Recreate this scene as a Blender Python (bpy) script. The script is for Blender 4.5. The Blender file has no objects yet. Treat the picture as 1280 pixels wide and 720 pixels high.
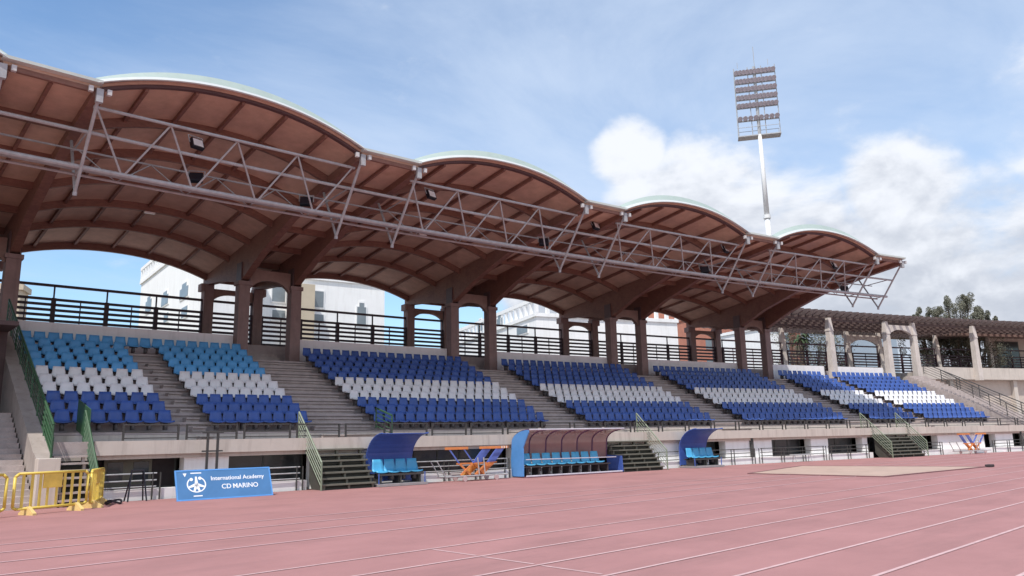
import bpy, bmesh, math, random
from mathutils import Vector, Matrix
R_ = math.radians
random.seed(7)
sc = bpy.context.scene

# ------------------------------------------------------------------ camera
F_PX, YAW, PITCH, ROLL = 958.4, 0.7418, 0.1949, -0.0222
CAM = Vector((-4.4529, -27.0181, 1.6651))
cy_, sy_, cp_, sp_ = math.cos(YAW), math.sin(YAW), math.cos(PITCH), math.sin(PITCH)
fwd = Vector((sy_ * cp_, cy_ * cp_, sp_))
rt = Vector((cy_, -sy_, 0)); up = rt.cross(fwd)
c_, s_ = math.cos(ROLL), math.sin(ROLL)
rt2 = rt * c_ + up * s_; up2 = up * c_ - rt * s_
cd = bpy.data.cameras.new('camera'); cam = bpy.data.objects.new('camera', cd)
sc.collection.objects.link(cam)
m = Matrix((rt2, up2, -fwd)).transposed().to_4x4(); m.translation = CAM
cam.matrix_world = m
cd.sensor_width = 36.0; cd.lens = F_PX * 36.0 / 1280.0
cd.clip_start = 0.1; cd.clip_end = 6000
sc.camera = cam

# ------------------------------------------------------------------ world, sun, exposure
SUN_TO = Vector((-0.52, -0.26, 1.0)).normalized()
SUN_EL = math.asin(SUN_TO.z); SUN_ROT = math.atan2(SUN_TO.x, SUN_TO.y)
world = bpy.data.worlds.new('World'); sc.world = world; world.use_nodes = True
nt = world.node_tree; nt.nodes.clear()
def N(t, **k):
    n = nt.nodes.new(t)
    for a, b in k.items(): setattr(n, a, b)
    return n
def Lk(a, b): nt.links.new(a, b)
def mth(op, a, b=None, c=None, clamp=False):
    n = N('ShaderNodeMath', operation=op, use_clamp=clamp)
    for i, v in enumerate((a, b, c)):
        if v is None: continue
        if isinstance(v, (int, float)): n.inputs[i].default_value = v
        else: Lk(v, n.inputs[i])
    return n.outputs[0]
def ramp(v, a, b):
    n = N('ShaderNodeMapRange', interpolation_type='SMOOTHSTEP'); Lk(v, n.inputs[0])
    n.inputs[1].default_value = a; n.inputs[2].default_value = b
    return n.outputs[0]
sky = N('ShaderNodeTexSky', sky_type='NISHITA'); sky.sun_disc = False
sky.sun_elevation = SUN_EL; sky.sun_rotation = SUN_ROT
sky.air_density = 1.0; sky.dust_density = 0.6; sky.ozone_density = 2.2; sky.altitude = 50
tc = N('ShaderNodeTexCoord'); DIR = tc.outputs['Generated']
sep = N('ShaderNodeSeparateXYZ'); Lk(DIR, sep.inputs[0])
zc = mth('ADD', mth('MAXIMUM', sep.outputs[2], 0.0), 0.16)
pl = N('ShaderNodeCombineXYZ')
Lk(mth('DIVIDE', sep.outputs[0], zc), pl.inputs[0]); Lk(mth('DIVIDE', sep.outputs[1], zc), pl.inputs[1])
def noise(vec, scale, det, rough, w=0.0, dist=0.0):
    n = N('ShaderNodeTexNoise', noise_dimensions='4D'); Lk(vec, n.inputs['Vector'])
    n.inputs['Scale'].default_value = scale; n.inputs['Detail'].default_value = det
    n.inputs['Roughness'].default_value = rough; n.inputs['W'].default_value = w; n.inputs['Distortion'].default_value = dist
    return n.outputs['Fac']
def blob(az, el, rad, soft):
    a, e = R_(az), R_(el)
    d = N('ShaderNodeVectorMath', operation='DOT_PRODUCT'); Lk(DIR, d.inputs[0])
    d.inputs[1].default_value = (math.sin(a) * math.cos(e), math.cos(a) * math.cos(e), math.sin(e))
    return ramp(d.outputs['Value'], math.cos(R_(rad + soft)), math.cos(R_(max(rad - soft, .1))))
def addall(l):
    o = l[0]
    for x in l[1:]: o = mth('MAXIMUM', o, x)
    return o
# cumulus masses: direction blobs broken up by noise in direction space
mp = N('ShaderNodeMapping'); Lk(DIR, mp.inputs[0]); mp.inputs['Scale'].default_value = (1, 1, 1.7)
n1 = noise(mp.outputs[0], 7.5, 9, 0.56, 2.3, 0.25)
n2 = noise(mp.outputs[0], 17, 6, 0.6, 5.1)
mass = addall([blob(74, 7.5, 8.0, 4.0), blob(62, 8, 8.5, 4), blob(71, 15.5, 3.0, 2.5), blob(52.0, 20.6, 1.7, 2.2), blob(57, 14.5, 5.5, 4.5), blob(46, 13, 3.5, 3.5),
               blob(100, 12, 14, 6), blob(88, 14, 10, 5), blob(130, 16, 18, 9), blob(-60, 16, 20, 12), blob(190, 20, 24, 12), blob(250, 18, 20, 10)])
cum = mth('ADD', mth('MULTIPLY', mass, 0.62), mth('MULTIPLY', mth('SUBTRACT', n1, 0.5), 1.35))
cum = mth('ADD', cum, mth('MULTIPLY', mth('SUBTRACT', n2, 0.5), 0.35))
cumm = ramp(cum, 0.17, 0.56)
# thin high cloud
mp2 = N('ShaderNodeMapping'); Lk(pl.outputs[0], mp2.inputs[0]); mp2.inputs['Scale'].default_value = (0.8, 1.15, 1); mp2.inputs['Rotation'].default_value = (0, 0, R_(-25))
n3 = noise(mp2.outputs[0], 1.3, 9, 0.6, 1.0, 0.5)
n4 = noise(pl.outputs[0], 0.55, 3, 0.5, 8.0)
right_side = N('ShaderNodeVectorMath', operation='DOT_PRODUCT'); Lk(DIR, right_side.inputs[0])
right_side.inputs[1].default_value = (math.sin(R_(85)), math.cos(R_(85)), 0.1)
rs = ramp(right_side.outputs['Value'], 0.1, 1.0)
wisp = ramp(mth('ADD', mth('ADD', mth('MULTIPLY', n3, 0.8), mth('MULTIPLY', n4, 0.45)), mth('MULTIPLY', rs, 0.22)), 0.62, 1.05)
wisp = mth('MULTIPLY', wisp, 0.8)
# cloud shading: brighter towards the sun-facing tops, grey inside (painted into the cloud colour)
mp3 = N('ShaderNodeMapping'); Lk(DIR, mp3.inputs[0]); mp3.inputs['Scale'].default_value = (1, 1, 1.7); mp3.inputs['Location'].default_value = (0, 0, 0.035)
n5 = noise(mp3.outputs[0], 7.5, 6, 0.56, 2.3, 0.25)
grey = ramp(mth('ADD', mth('SUBTRACT', n5, n1), mth('MULTIPLY', mth('SUBTRACT', 0.30, sep.outputs[2]), 1.0)), -0.08, 0.25)
ccol = N('ShaderNodeMix', data_type='RGBA'); Lk(grey, ccol.inputs['Factor'])
ccol.inputs[6].default_value = (3.95, 4.1, 4.4, 1); ccol.inputs[7].default_value = (2.45, 2.65, 3.05, 1)
mixw = N('ShaderNodeMix', data_type='RGBA'); Lk(wisp, mixw.inputs['Factor']); 
tint = N('ShaderNodeMix', data_type='RGBA', blend_type='MULTIPLY'); tint.inputs[0].default_value = 1.0
Lk(sky.outputs[0], tint.inputs[6]); tint.inputs[7].default_value = (0.76, 0.84, 0.87, 1)
Lk(tint.outputs[2], mixw.inputs[6]); mixw.inputs[7].default_value = (3.0, 3.5, 4.3, 1)
mixc = N('ShaderNodeMix', data_type='RGBA'); Lk(cumm, mixc.inputs['Factor']); Lk(mixw.outputs[2], mixc.inputs[6]); Lk(ccol.outputs[2], mixc.inputs[7])
bg = N('ShaderNodeBackground'); Lk(mixc.outputs[2], bg.inputs[0]); bg.inputs[1].default_value = 0.15
out = N('ShaderNodeOutputWorld'); Lk(bg.outputs[0], out.inputs[0])

sd_ = bpy.data.lights.new('sun', 'SUN'); sd_.energy = 2.7; sd_.angle = R_(0.5); sd_.color = (1.0, 0.955, 0.89)
sun = bpy.data.objects.new('sun', sd_); sc.collection.objects.link(sun)
sun.rotation_euler = (-SUN_TO).to_track_quat('-Z', 'Y').to_euler(); sun.location = (-40, -40, 80)
sc.view_settings.view_transform = 'Standard'; sc.view_settings.look = 'None'
sc.view_settings.exposure = 0.66; sc.view_settings.gamma = 1.0
sc.render.engine = 'CYCLES'
sc.cycles.max_bounces = 8; sc.cycles.diffuse_bounces = 5

# ------------------------------------------------------------------ materials
MATS = {}
def mat(name, col, rough=0.8, metal=0.0, var=0.12, scale=3.0, bump=0.0, bscale=30.0, col2=None, spec=None, streak=None, alpha=None, trans=0.0, dirt=None):
    if name in MATS: return MATS[name]
    m = bpy.data.materials.new(name); m.use_nodes = True; t = m.node_tree
    b = t.nodes['Principled BSDF']; b.inputs['Roughness'].default_value = rough; b.inputs['Metallic'].default_value = metal
    if spec is not None: b.inputs['Specular IOR Level'].default_value = spec
    if trans: b.inputs['Transmission Weight'].default_value = trans
    g = t.nodes.new('ShaderNodeNewGeometry')
    n = t.nodes.new('ShaderNodeTexNoise'); n.inputs['Scale'].default_value = scale; n.inputs['Detail'].default_value = 6; n.inputs['Roughness'].default_value = 0.62
    mpn = t.nodes.new('ShaderNodeMapping'); t.links.new(g.outputs['Position'], mpn.inputs[0]); t.links.new(mpn.outputs[0], n.inputs['Vector'])
    if streak: mpn.inputs['Scale'].default_value = streak
    mr = t.nodes.new('ShaderNodeMapRange'); t.links.new(n.outputs['Fac'], mr.inputs[0]); mr.inputs[1].default_value = 0.3; mr.inputs[2].default_value = 0.7
    mx = t.nodes.new('ShaderNodeMix'); mx.data_type = 'RGBA'; t.links.new(mr.outputs[0], mx.inputs['Factor'])
    a = [max(0, x * (1 - var)) for x in col]; c = [min(1, x * (1 + var)) for x in col] if col2 is None else col2
    mx.inputs[6].default_value = (*a, 1); mx.inputs[7].default_value = (*c, 1)
    last = mx.outputs[2]
    if dirt:
        n2 = t.nodes.new('ShaderNodeTexNoise'); n2.inputs['Scale'].default_value = dirt[1]; n2.inputs['Detail'].default_value = 7; n2.inputs['Roughness'].default_value = 0.7
        mp2 = t.nodes.new('ShaderNodeMapping'); mp2.inputs['Scale'].default_value = dirt[3] if len(dirt) > 3 else (1, 1, 1)
        t.links.new(g.outputs['Position'], mp2.inputs[0]); t.links.new(mp2.outputs[0], n2.inputs['Vector'])
        mr2 = t.nodes.new('ShaderNodeMapRange'); t.links.new(n2.outputs['Fac'], mr2.inputs[0]); mr2.inputs[1].default_value = 0.5; mr2.inputs[2].default_value = 0.72; mr2.inputs[4].default_value = dirt[2]
        m2 = t.nodes.new('ShaderNodeMix'); m2.data_type = 'RGBA'; t.links.new(mr2.outputs[0], m2.inputs['Factor']); t.links.new(last, m2.inputs[6]); m2.inputs[7].default_value = (*dirt[0], 1); last = m2.outputs[2]
    t.links.new(last, b.inputs['Base Color'])
    if bump:
        nb = t.nodes.new('ShaderNodeTexNoise'); nb.inputs['Scale'].default_value = bscale; nb.inputs['Detail'].default_value = 4; t.links.new(g.outputs['Position'], nb.inputs['Vector'])
        bp = t.nodes.new('ShaderNodeBump'); bp.inputs['Strength'].default_value = bump; bp.inputs['Distance'].default_value = 0.02
        t.links.new(nb.outputs['Fac'], bp.inputs['Height']); t.links.new(bp.outputs[0], b.inputs['Normal'])
    if alpha is not None: b.inputs['Alpha'].default_value = alpha
    MATS[name] = m; return m
M_TRACK = mat('track_rubber', (0.375, 0.190, 0.182), 0.9, var=0.10, scale=0.5, bump=0.4, bscale=70, spec=0.25, dirt=((0.25, 0.138, 0.132), 0.55, 0.6, (0.3, 1.3, 1)))
M_LINE = mat('track_line_paint', (0.57, 0.38, 0.37), 0.8, var=0.16, scale=6, dirt=((0.42, 0.23, 0.23), 5, 0.5))
M_LINE2 = mat('worn_track_line_paint', (0.56, 0.36, 0.36), 0.8, var=0.1, scale=4, dirt=((0.42, 0.24, 0.24), 4, 0.4))
M_GROUND = mat('dry_ground', (0.22, 0.19, 0.14), 0.95, var=0.25, scale=0.05, dirt=((0.08, 0.1, 0.05), 0.08, 0.8))
M_CONC = mat('terrace_concrete', (0.42, 0.36, 0.345), 0.85, var=0.14, scale=1.5, bump=0.2, dirt=((0.26, 0.215, 0.20), 2.2, 0.5))
M_STEP = mat('step_concrete', (0.45, 0.385, 0.36), 0.85, var=0.16, scale=2.5, bump=0.2, dirt=((0.27, 0.22, 0.205), 3, 0.5))
M_SLAB = mat('painted_slab', (0.56, 0.50, 0.44), 0.8, var=0.07, scale=1.2, dirt=((0.34, 0.29, 0.25), 1.2, 0.65, (3, 3, 0.3)))
M_COL = mat('column_concrete', (0.27, 0.19, 0.175), 0.85, var=0.12, scale=2.2, bump=0.2, dirt=((0.17, 0.12, 0.11), 1.5, 0.6, (3, 3, .25)))
M_WALL = mat('back_wall_paint', (0.80, 0.78, 0.78), 0.8, var=0.05, scale=1.0, dirt=((0.58, 0.55, 0.54), 0.9, 0.55, (3, 3, .3)))
M_WHITE = mat('white_render', (0.86, 0.855, 0.84), 0.85, var=0.03, scale=0.6, dirt=((0.62, 0.60, 0.56), 1.1, 0.4, (2.5, 2.5, .25)))
M_WOOD = mat('glulam_timber', (0.225, 0.112, 0.082), 0.6, var=0.2, scale=2.0, streak=(2.0, 2.0, 9.0), dirt=((0.13, 0.05, 0.04), 1.2, 0.6))
M_PLY = mat('ceiling_board', (0.57, 0.39, 0.29), 0.7, var=0.13, scale=1.1, streak=(1.6, 1.6, 1.0), dirt=((0.42, 0.27, 0.20), 0.9, 0.6))
M_ROOF = mat('roof_sheet_metal', (0.55, 0.60, 0.56), 0.45, metal=0.0, var=0.07, scale=1.0, dirt=((0.40, 0.44, 0.42), 1.5, 0.4))
M_STEEL = mat('galvanised_steel', (0.40, 0.41, 0.42), 0.55, metal=0.0, var=0.15, scale=5, dirt=((0.30, 0.22, 0.20), 3, 0.45))
M_WSTEEL = mat('white_painted_steel', (0.74, 0.74, 0.73), 0.5, var=0.05, scale=4)
M_FENCE = mat('purple_brown_paint', (0.045, 0.022, 0.03), 0.5, var=0.2, scale=6)
M_GREEN = mat('green_railing_paint', (0.035, 0.095, 0.045), 0.45, var=0.2, scale=6)
M_PGREEN = mat('pale_green_railing', (0.20, 0.24, 0.17), 0.5, var=0.15, scale=5)
M_DGREEN = mat('dark_railing_paint', (0.05, 0.048, 0.045), 0.5, var=0.2, scale=6)
M_GSTEP = mat('green_grey_step', (0.15, 0.145, 0.115), 0.8, var=0.2, scale=4, dirt=((0.07, 0.07, 0.05), 4, 0.5))
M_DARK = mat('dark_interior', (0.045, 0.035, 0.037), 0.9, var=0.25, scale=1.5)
M_GLASS = mat('dark_window_glass', (0.05, 0.055, 0.06), 0.12, var=0.2, scale=1.0, spec=0.6)
M_FRAME = mat('window_frame_dark', (0.06, 0.065, 0.06), 0.5)
M_LB = mat('light_blue_plastic', (0.085, 0.33, 0.64), 0.42, var=0.16, scale=1.4, dirt=((0.10, 0.28, 0.5), 2.2, 0.4))
M_RB = mat('royal_blue_plastic', (0.040, 0.095, 0.33), 0.42, var=0.2, scale=1.4, dirt=((0.08, 0.15, 0.40), 2.2, 0.4))
M_WS = mat('white_plastic', (0.76, 0.75, 0.76), 0.45, var=0.08, scale=1.4, dirt=((0.55, 0.53, 0.52), 2.5, 0.4))
M_YEL = mat('yellow_plastic', (0.74, 0.55, 0.10), 0.45, var=0.08, scale=4, dirt=((0.5, 0.33, 0.07), 4, 0.4))
M_BAN = mat('banner_blue', (0.070, 0.195, 0.40), 0.5, var=0.10, scale=1.3)
M_TXT = mat('banner_print_white', (0.85, 0.88, 0.9), 0.5, var=0.02)
M_CYAN = mat('cyan_plastic', (0.07, 0.36, 0.60), 0.4, var=0.06)
M_DBLUE = mat('shelter_blue', (0.055, 0.11, 0.38), 0.4, var=0.1)
M_LBLUE = mat('shelter_light_blue', (0.10, 0.30, 0.66), 0.45, var=0.08)
M_TINT = mat('tinted_polycarbonate', (0.42, 0.25, 0.24), 0.25, var=0.06, alpha=0.62)
M_RIB = mat('shelter_rib_purple', (0.10, 0.04, 0.10), 0.5)
M_ORANGE = mat('hurdle_orange', (0.66, 0.23, 0.07), 0.45, var=0.12)
M_SAND = mat('pit_cover', (0.46, 0.33, 0.265), 0.9, var=0.12, scale=1.0, dirt=((0.36, 0.26, 0.2), 1.4, 0.5))
M_BLACK = mat('black_housing', (0.012, 0.012, 0.02), 0.4)
M_LENS = mat('lamp_lens', (0.80, 0.80, 0.80), 0.2)
M_SIL = mat('silver_reflector', (0.50, 0.50, 0.54), 0.35, metal=0.35, var=0.1)
M_TREL = mat('trellis_timber', (0.125, 0.09, 0.082), 0.8, var=0.3, scale=3)
M_PCOL = mat('pergola_render', (0.60, 0.54, 0.49), 0.85, var=0.12, scale=1.3, dirt=((0.38, 0.32, 0.28), 1.6, 0.6, (2, 2, .5)))
M_BEIGE = mat('beige_render', (0.52, 0.44, 0.33), 0.85, var=0.06, scale=0.8)
M_GREYR = mat('grey_render', (0.42, 0.39, 0.38), 0.85, var=0.07, scale=0.7)
M_PINK = mat('pinkish_render', (0.42, 0.33, 0.31), 0.85, var=0.07, scale=0.7)
M_BRICK = mat('orange_brick', (0.46, 0.19, 0.13), 0.85, var=0.12, scale=1.0)
M_BLUEG = mat('blue_grey_cladding', (0.30, 0.36, 0.43), 0.6, var=0.05, scale=0.6)
M_WIN = mat('far_window', (0.20, 0.23, 0.25), 0.3, var=0.2, scale=0.8)
M_LEAF = mat('tree_foliage', (0.15, 0.16, 0.11), 0.75, var=0.3, scale=1.2, col2=(0.28, 0.27, 0.20))
M_PALM = mat('palm_frond', (0.05, 0.09, 0.035), 0.7, var=0.35, scale=2)
M_BARK = mat('bark', (0.14, 0.10, 0.075), 0.9, var=0.25, scale=4)

# ------------------------------------------------------------------ helpers
RR = 204.18568835604205
PER, GAP = 12.1784, 2.634
H_ = GAP / 2
def W(s, d, z):
    th = s / RR; r = RR + d
    return Vector((r * math.sin(th), r * math.cos(th) - RR, z))
def SD(x, y):
    r = math.hypot(x, y + RR); return math.atan2(x, y + RR) * RR, r - RR
ROOTS = {}
def props(o, label=None, cat=None, group=None, kind=None):
    if label: o['label'] = label
    if cat: o['category'] = cat
    if group: o['group'] = group
    if kind: o['kind'] = kind
    return o
def empty(name, loc, label, cat, group=None, rz=0.0):
    o = bpy.data.objects.new(name, None); sc.collection.objects.link(o)
    o.location = loc; o.rotation_euler = (0, 0, rz); o.empty_display_size = 0.3
    return props(o, label, cat, group)
class MB:
    def __init__(s): s.v = []; s.f = []; s.m = []; s.mi = 0
    def add(s, vs, fs):
        b = len(s.v); s.v += [Vector(v) for v in vs]; s.f += [tuple(b + i for i in f) for f in fs]; s.m += [s.mi] * len(fs)
        return s
    def hexa(s, p):
        return s.add(p, [(0, 3, 2, 1), (4, 5, 6, 7), (0, 1, 5, 4), (1, 2, 6, 5), (2, 3, 7, 6), (3, 0, 4, 7)])
    def box(s, x0, x1, y0, y1, z0, z1, M=None):
        p = [Vector(q) for q in ((x0, y0, z0), (x1, y0, z0), (x1, y1, z0), (x0, y1, z0), (x0, y0, z1), (x1, y0, z1), (x1, y1, z1), (x0, y1, z1))]
        if M: p = [M @ q for q in p]
        return s.hexa(p)
    def sbox(s, s0, s1, d0, d1, z0, z1):
        return s.sweep([(d0, z0), (d1, z0), (d1, z1), (d0, z1)], s0, s1)
    def sweep(s, prof, s0, s1, n=None):
        n = n or max(1, int(math.ceil(abs(s1 - s0) / 2.0)))
        k = len(prof); vs = []
        for i in range(n + 1):
            t = s0 + (s1 - s0) * i / n
            vs += [W(t, d, z) for d, z in prof]
        fs = []
        for i in range(n):
            for j in range(k):
                a = i * k + j; b = i * k + (j + 1) % k
                fs.append((a, a + k, b + k, b))
        fs.append(tuple(range(k))); fs.append(tuple(n * k + j for j in reversed(range(k))))
        return s.add(vs, fs)
    def tube(s, p, q, r, n=6, r2=None):
        p, q = Vector(p), Vector(q); a = (q - p)
        if a.length < 1e-6: return s
        a.normalize(); u = a.cross(Vector((0, 0, 1)))
        if u.length < 1e-3: u = Vector((1, 0, 0))
        u.normalize(); w = a.cross(u); r2 = r if r2 is None else r2
        vs = []
        for c, rad in ((p, r), (q, r2)):
            for i in range(n):
                t = 2 * math.pi * (i + .5) / n; vs.append(c + (u * math.cos(t) + w * math.sin(t)) * rad)
        fs = [(i, (i + 1) % n, n + (i + 1) % n, n + i) for i in range(n)]
        fs += [tuple(reversed(range(n))), tuple(range(n, 2 * n))]
        return s.add(vs, fs)
    def path(s, pts, r, n=6):
        for a, b in zip(pts, pts[1:]): s.tube(a, b, r, n)
        return s
    def bar(s, p, q, wx, wz):   # square bar
        p, q = Vector(p), Vector(q); a = (q - p).normalized(); u = a.cross(Vector((0, 0, 1)))
        if u.length < 1e-3: u = Vector((1, 0, 0))
        u.normalize(); w = u.cross(a); u = u * wx / 2; w = w * wz / 2
        return s.hexa([p - u - w, p + u - w, p + u + w, p - u + w, q - u - w, q + u - w, q + u + w, q - u + w][0:4] + [q - u - w, q + u - w, q + u + w, q - u + w])
    def build(s, name, mats, parent=None, smooth=False, bevel=0.0, origin=None, local=False, recalc=True):
        me = bpy.data.meshes.new(name)
        if parent is not None:
            root = parent
            while root.parent: root = root.parent
            off = Vector((0, 0, 0)) if local else Vector(root.location)
        elif origin is not None: off = Vector(origin)
        elif local: off = Vector((0, 0, 0))
        else:
            xs = [v.x for v in s.v]; ys = [v.y for v in s.v]; zs = [v.z for v in s.v]
            off = Vector(((min(xs) + max(xs)) / 2, (min(ys) + max(ys)) / 2, min(zs)))
        me.from_pydata([v - off for v in s.v], [], s.f)
        if not isinstance(mats, (list, tuple)): mats = [mats]
        for mm in mats: me.materials.append(mm)
        for p, i in zip(me.polygons, s.m): p.material_index = i; p.use_smooth = smooth
        if recalc:
            bm = bmesh.new(); bm.from_mesh(me); bmesh.ops.recalc_face_normals(bm, faces=bm.faces)
            bm.to_mesh(me); bm.free()
        me.update()
        o = bpy.data.objects.new(name, me); sc.collection.objects.link(o)
        if parent is not None: o.parent = parent
        elif not local: o.location = off
        if bevel:
            md = o.modifiers.new('bevel', 'BEVEL'); md.width = bevel; md.segments = 2; md.limit_method = 'ANGLE'
        return o
def copy_tree(o, parent=None):
    c = o.copy(); sc.collection.objects.link(c)
    if parent is not None: c.parent = parent
    for ch in list(o.children): copy_tree(ch, c)
    return c
def place(o, s, d, z, dr=0.0):
    o.location = W(s, d, z); o.rotation_euler = (0, 0, -s / RR + dr); return o
ORD = ['zeroth', 'first', 'second', 'third', 'fourth', 'fifth', 'sixth', 'seventh', 'eighth', 'ninth', 'tenth', 'eleventh', 'twelfth', 'thirteenth', 'fourteenth', 'fifteenth', 'sixteenth', 'seventeenth', 'eighteenth', 'nineteenth', 'twentieth']

# ------------------------------------------------------------------ ground and track
g = MB(); g.add([(-1500, -1500, -0.06), (1500, -1500, -0.06), (1500, 1500, -0.06), (-1500, 1500, -0.06)], [(0, 1, 2, 3)])
props(g.build('ground', M_GROUND), kind='structure')
t = MB()
n = 60
vs = []
for i in range(n + 1):
    s = -90 + i * 4.0
    vs.append(W(s, -0.02, 0)); p = W(s, -0.02, 0); vs.append(Vector((p.x * 1.05 - 2, -75, 0)))
t.add(vs, [(2 * i, 2 * i + 1, 2 * i + 3, 2 * i + 2) for i in range(n)])
props(t.build('running_track', M_TRACK), kind='structure')
ln = MB(); TH = math.tan(0.0178)
def lane(y0, x0, x1, w=0.05, z=0.005):
    a, b = (x0, y0 + TH * x0), (x1, y0 + TH * x1)
    ln.add([(a[0], a[1] - w / 2, z), (b[0], b[1] - w / 2, z), (b[0], b[1] + w / 2, z), (a[0], a[1] + w / 2, z)], [(0, 1, 2, 3)])
for i in range(7): lane(-16.84 - 1.22 * i, -60, 110, 0.06, 0.007)
props(ln.build('lane_markings', M_LINE, recalc=False), kind='structure')
ln = MB()
for y in (-10.08, -11.35, -12.68, -14.12): lane(y, -60, 110, 0.075, 0.007)
props(ln.build('faded_lane_markings', M_LINE2, recalc=False), kind='structure')
ln = MB()
for i in range(5):
    y0, y1 = -16.9 - 1.22 * i, -17.92 - 1.22 * i + .02
    x = 3.03
    ln.add([(x, y0 + .05, .005), (x + .05, y0 + .05, .005), (x + .07, y1, .005), (x + .02, y1, .005)], [(0, 1, 2, 3)])
props(ln.build('start_line_markings', M_LINE, recalc=False), kind='structure')
# jump pit with sheet cover
pc = [(33.25, -7.3), (34.4, -15.3), (25.2, -14.7), (25.6, -8.9)]
pc = [Vector((x, y, 0)) for x, y in pc]
pit = MB(); c0 = sum(pc, Vector()) / 4
inn = [c0 + (p - c0) * 0.97 for p in pc]
pit.add([p + Vector((0, 0, .008)) for p in inn] + [p + Vector((0, 0, .03)) for p in inn], [(4, 5, 6, 7), (0, 1, 5, 4), (1, 2, 6, 5), (2, 3, 7, 6), (3, 0, 4, 7)])
props(pit.build('jump_pit_cover', M_SAND), 'sand coloured flat cover over the jump pit in the red track', 'pit cover')
kb = MB()
for a, b in zip(pc, pc[1:] + pc[:1]): kb.bar(a + Vector((0, 0, .012)), b + Vector((0, 0, .012)), .12, .05)
props(kb.build('pit_border', mat('pit_border_rubber', (0.20, 0.10, 0.10), 0.9)), kind='structure')

# ------------------------------------------------------------------ grandstand
SB = -2.45                      # left end of the terrace behind the side stair
GS = empty('grandstand', W(24, 5, 0), 'long concrete grandstand with arched timber roof and stepped seating facing the red track', 'grandstand')
def tread(r): return 2.2 + .36 * r
def rowd(r): return 1.9 + .778 * r
SE = 64.4
prof = [(0.30, 1.46), (0.30, 1.885), (1.9, 1.885)]
for r in range(11): prof += [(rowd(r) + .07, (tread(r - 1) if r else 1.885)), (rowd(r) + .07, tread(r) - .09), (rowd(r), tread(r) - .09), (rowd(r), tread(r))]
prof += [(12.6, tread(10))]
prof += [(12.6, 6.9), (26.0, 6.9), (26.0, 6.5), (12.2, 5.4), (2.2, 1.46)]
tr = MB(); tr.sweep(prof, 1.25, SE, 42)
# bay left of the side stair
tr.sweep([(4.3, 2.9)] + [p for r in range(11) if rowd(r) > 4.5 for p in ((rowd(r), tread(r)), (rowd(r + 1) if r < 10 else 12.6, tread(r)))] + [(12.6, 6.9), (26, 6.9), (26, 6.5), (12.2, 5.4), (4.3, 2.4)], -14, SB, 6)
# landing over the passage
tr.sweep([(9.4, 6.16), (12.6, 6.16), (12.6, 6.9), (26, 6.9), (26, 6.5), (12.4, 5.8), (9.4, 5.8)], SB, 1.25, 3)
tr.build('terrace', M_CONC, GS)
# edge kerb lip of the walkway slab, one band all along
fr = MB(); fr.sweep([(0.16, 1.44), (0.16, 1.89), (0.298, 1.89), (0.298, 1.44)], 2.42, 88, 50); fr.build('walkway_fascia', M_SLAB, GS)
fr = MB(); fr.sweep([(0.31, 1.3), (0.31, 1.45), (6, 1.45), (6, 1.3)], 1.25, 88, 50); fr.build('walkway_slab', M_SLAB, GS)
fr = MB(); fr.sweep([(0.30, 1.46), (0.30, 1.88), (11, 1.88), (11, 1.46)], SE, 88, 14); fr.build('side_walkway', M_CONC, GS)
q_ = MB(); q_.sweep([(1.86, 1.89), (1.96, 1.89), (1.96, 2.10), (1.86, 2.10)], 1.3, SE, 42); q_.build('sunlit_riser_panel', M_SLAB, GS)  # pale panel over the lowest riser, sunlight painted into its colour
# aisle half steps
AIS = [(6.1, 1.0)] + [(PER * k, GAP - .12) for k in range(1, 5)] + [(55.35, 0.95), (63.65, 1.3)]
st = MB()
for c, w in AIS:
    for r in range(11):
        if c in (6.1,) and r == 10: continue
        d1 = rowd(r); zz = tread(r - 1) if r else 1.885; zt_ = tread(r) - .18
        if w < 1.05: ca, cb = c + .02, c + w / 2
        else: ca, cb = c - w / 2, c + w / 2
        if w < 1.05 and st.v: st.build('aisle_step', M_STEP, GS); st = MB()
        st.sweep([(d1 - .33, zz - .01), (d1 - .33, zt_ - .055), (d1 - .40, zt_ - .055), (d1 - .40, zt_), (d1 + .068, zt_), (d1 + .068, zz - .01)], ca, cb)
    st.build('aisle_steps', M_STEP, GS) ; st = MB()
# landing steps between the column pairs up to the promenade
st = MB()
for k in range(0, 5):
    st.sweep([(11.6, tread(10) + .004)] + [q_ for j in range(3) for q_ in ((11.6 + j * .33, tread(10) + .2 + j * .2), (11.6 + (j + 1) * .33, tread(10) + .2 + j * .2))] + [(12.59, tread(10) + .004)], PER * k - H_ + .35, PER * k + H_ - .35)
    st.build('landing_steps', M_STEP, GS); st = MB()
# front wall: white piers between recessed openings
piers = [(5.28, 6.80), (9.95, 13.75), (19.6, 23.2), (28.4, 30.6), (34.2, 38.1), (41.6, 43.2), (46.5, 47.0), (54.3, 59.4), (60.7, 62.7), (64.2, 88)]
for a, b in piers:
    p = MB(); p.sbox(a, b, .42, .9, 0.0, 1.30); p.build('pier', M_WHITE, GS)
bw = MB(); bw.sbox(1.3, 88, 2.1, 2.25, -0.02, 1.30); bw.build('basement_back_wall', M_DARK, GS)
kw = MB()
for a, b in [(2.42, 9.6), (13.8, 24.6), (28.3, 47.0), (51.4, 88)]: kw.sbox(a, b, 0.08, .40, -0.02, .35)
kw.build('plinth', M_WHITE, GS)
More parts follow.
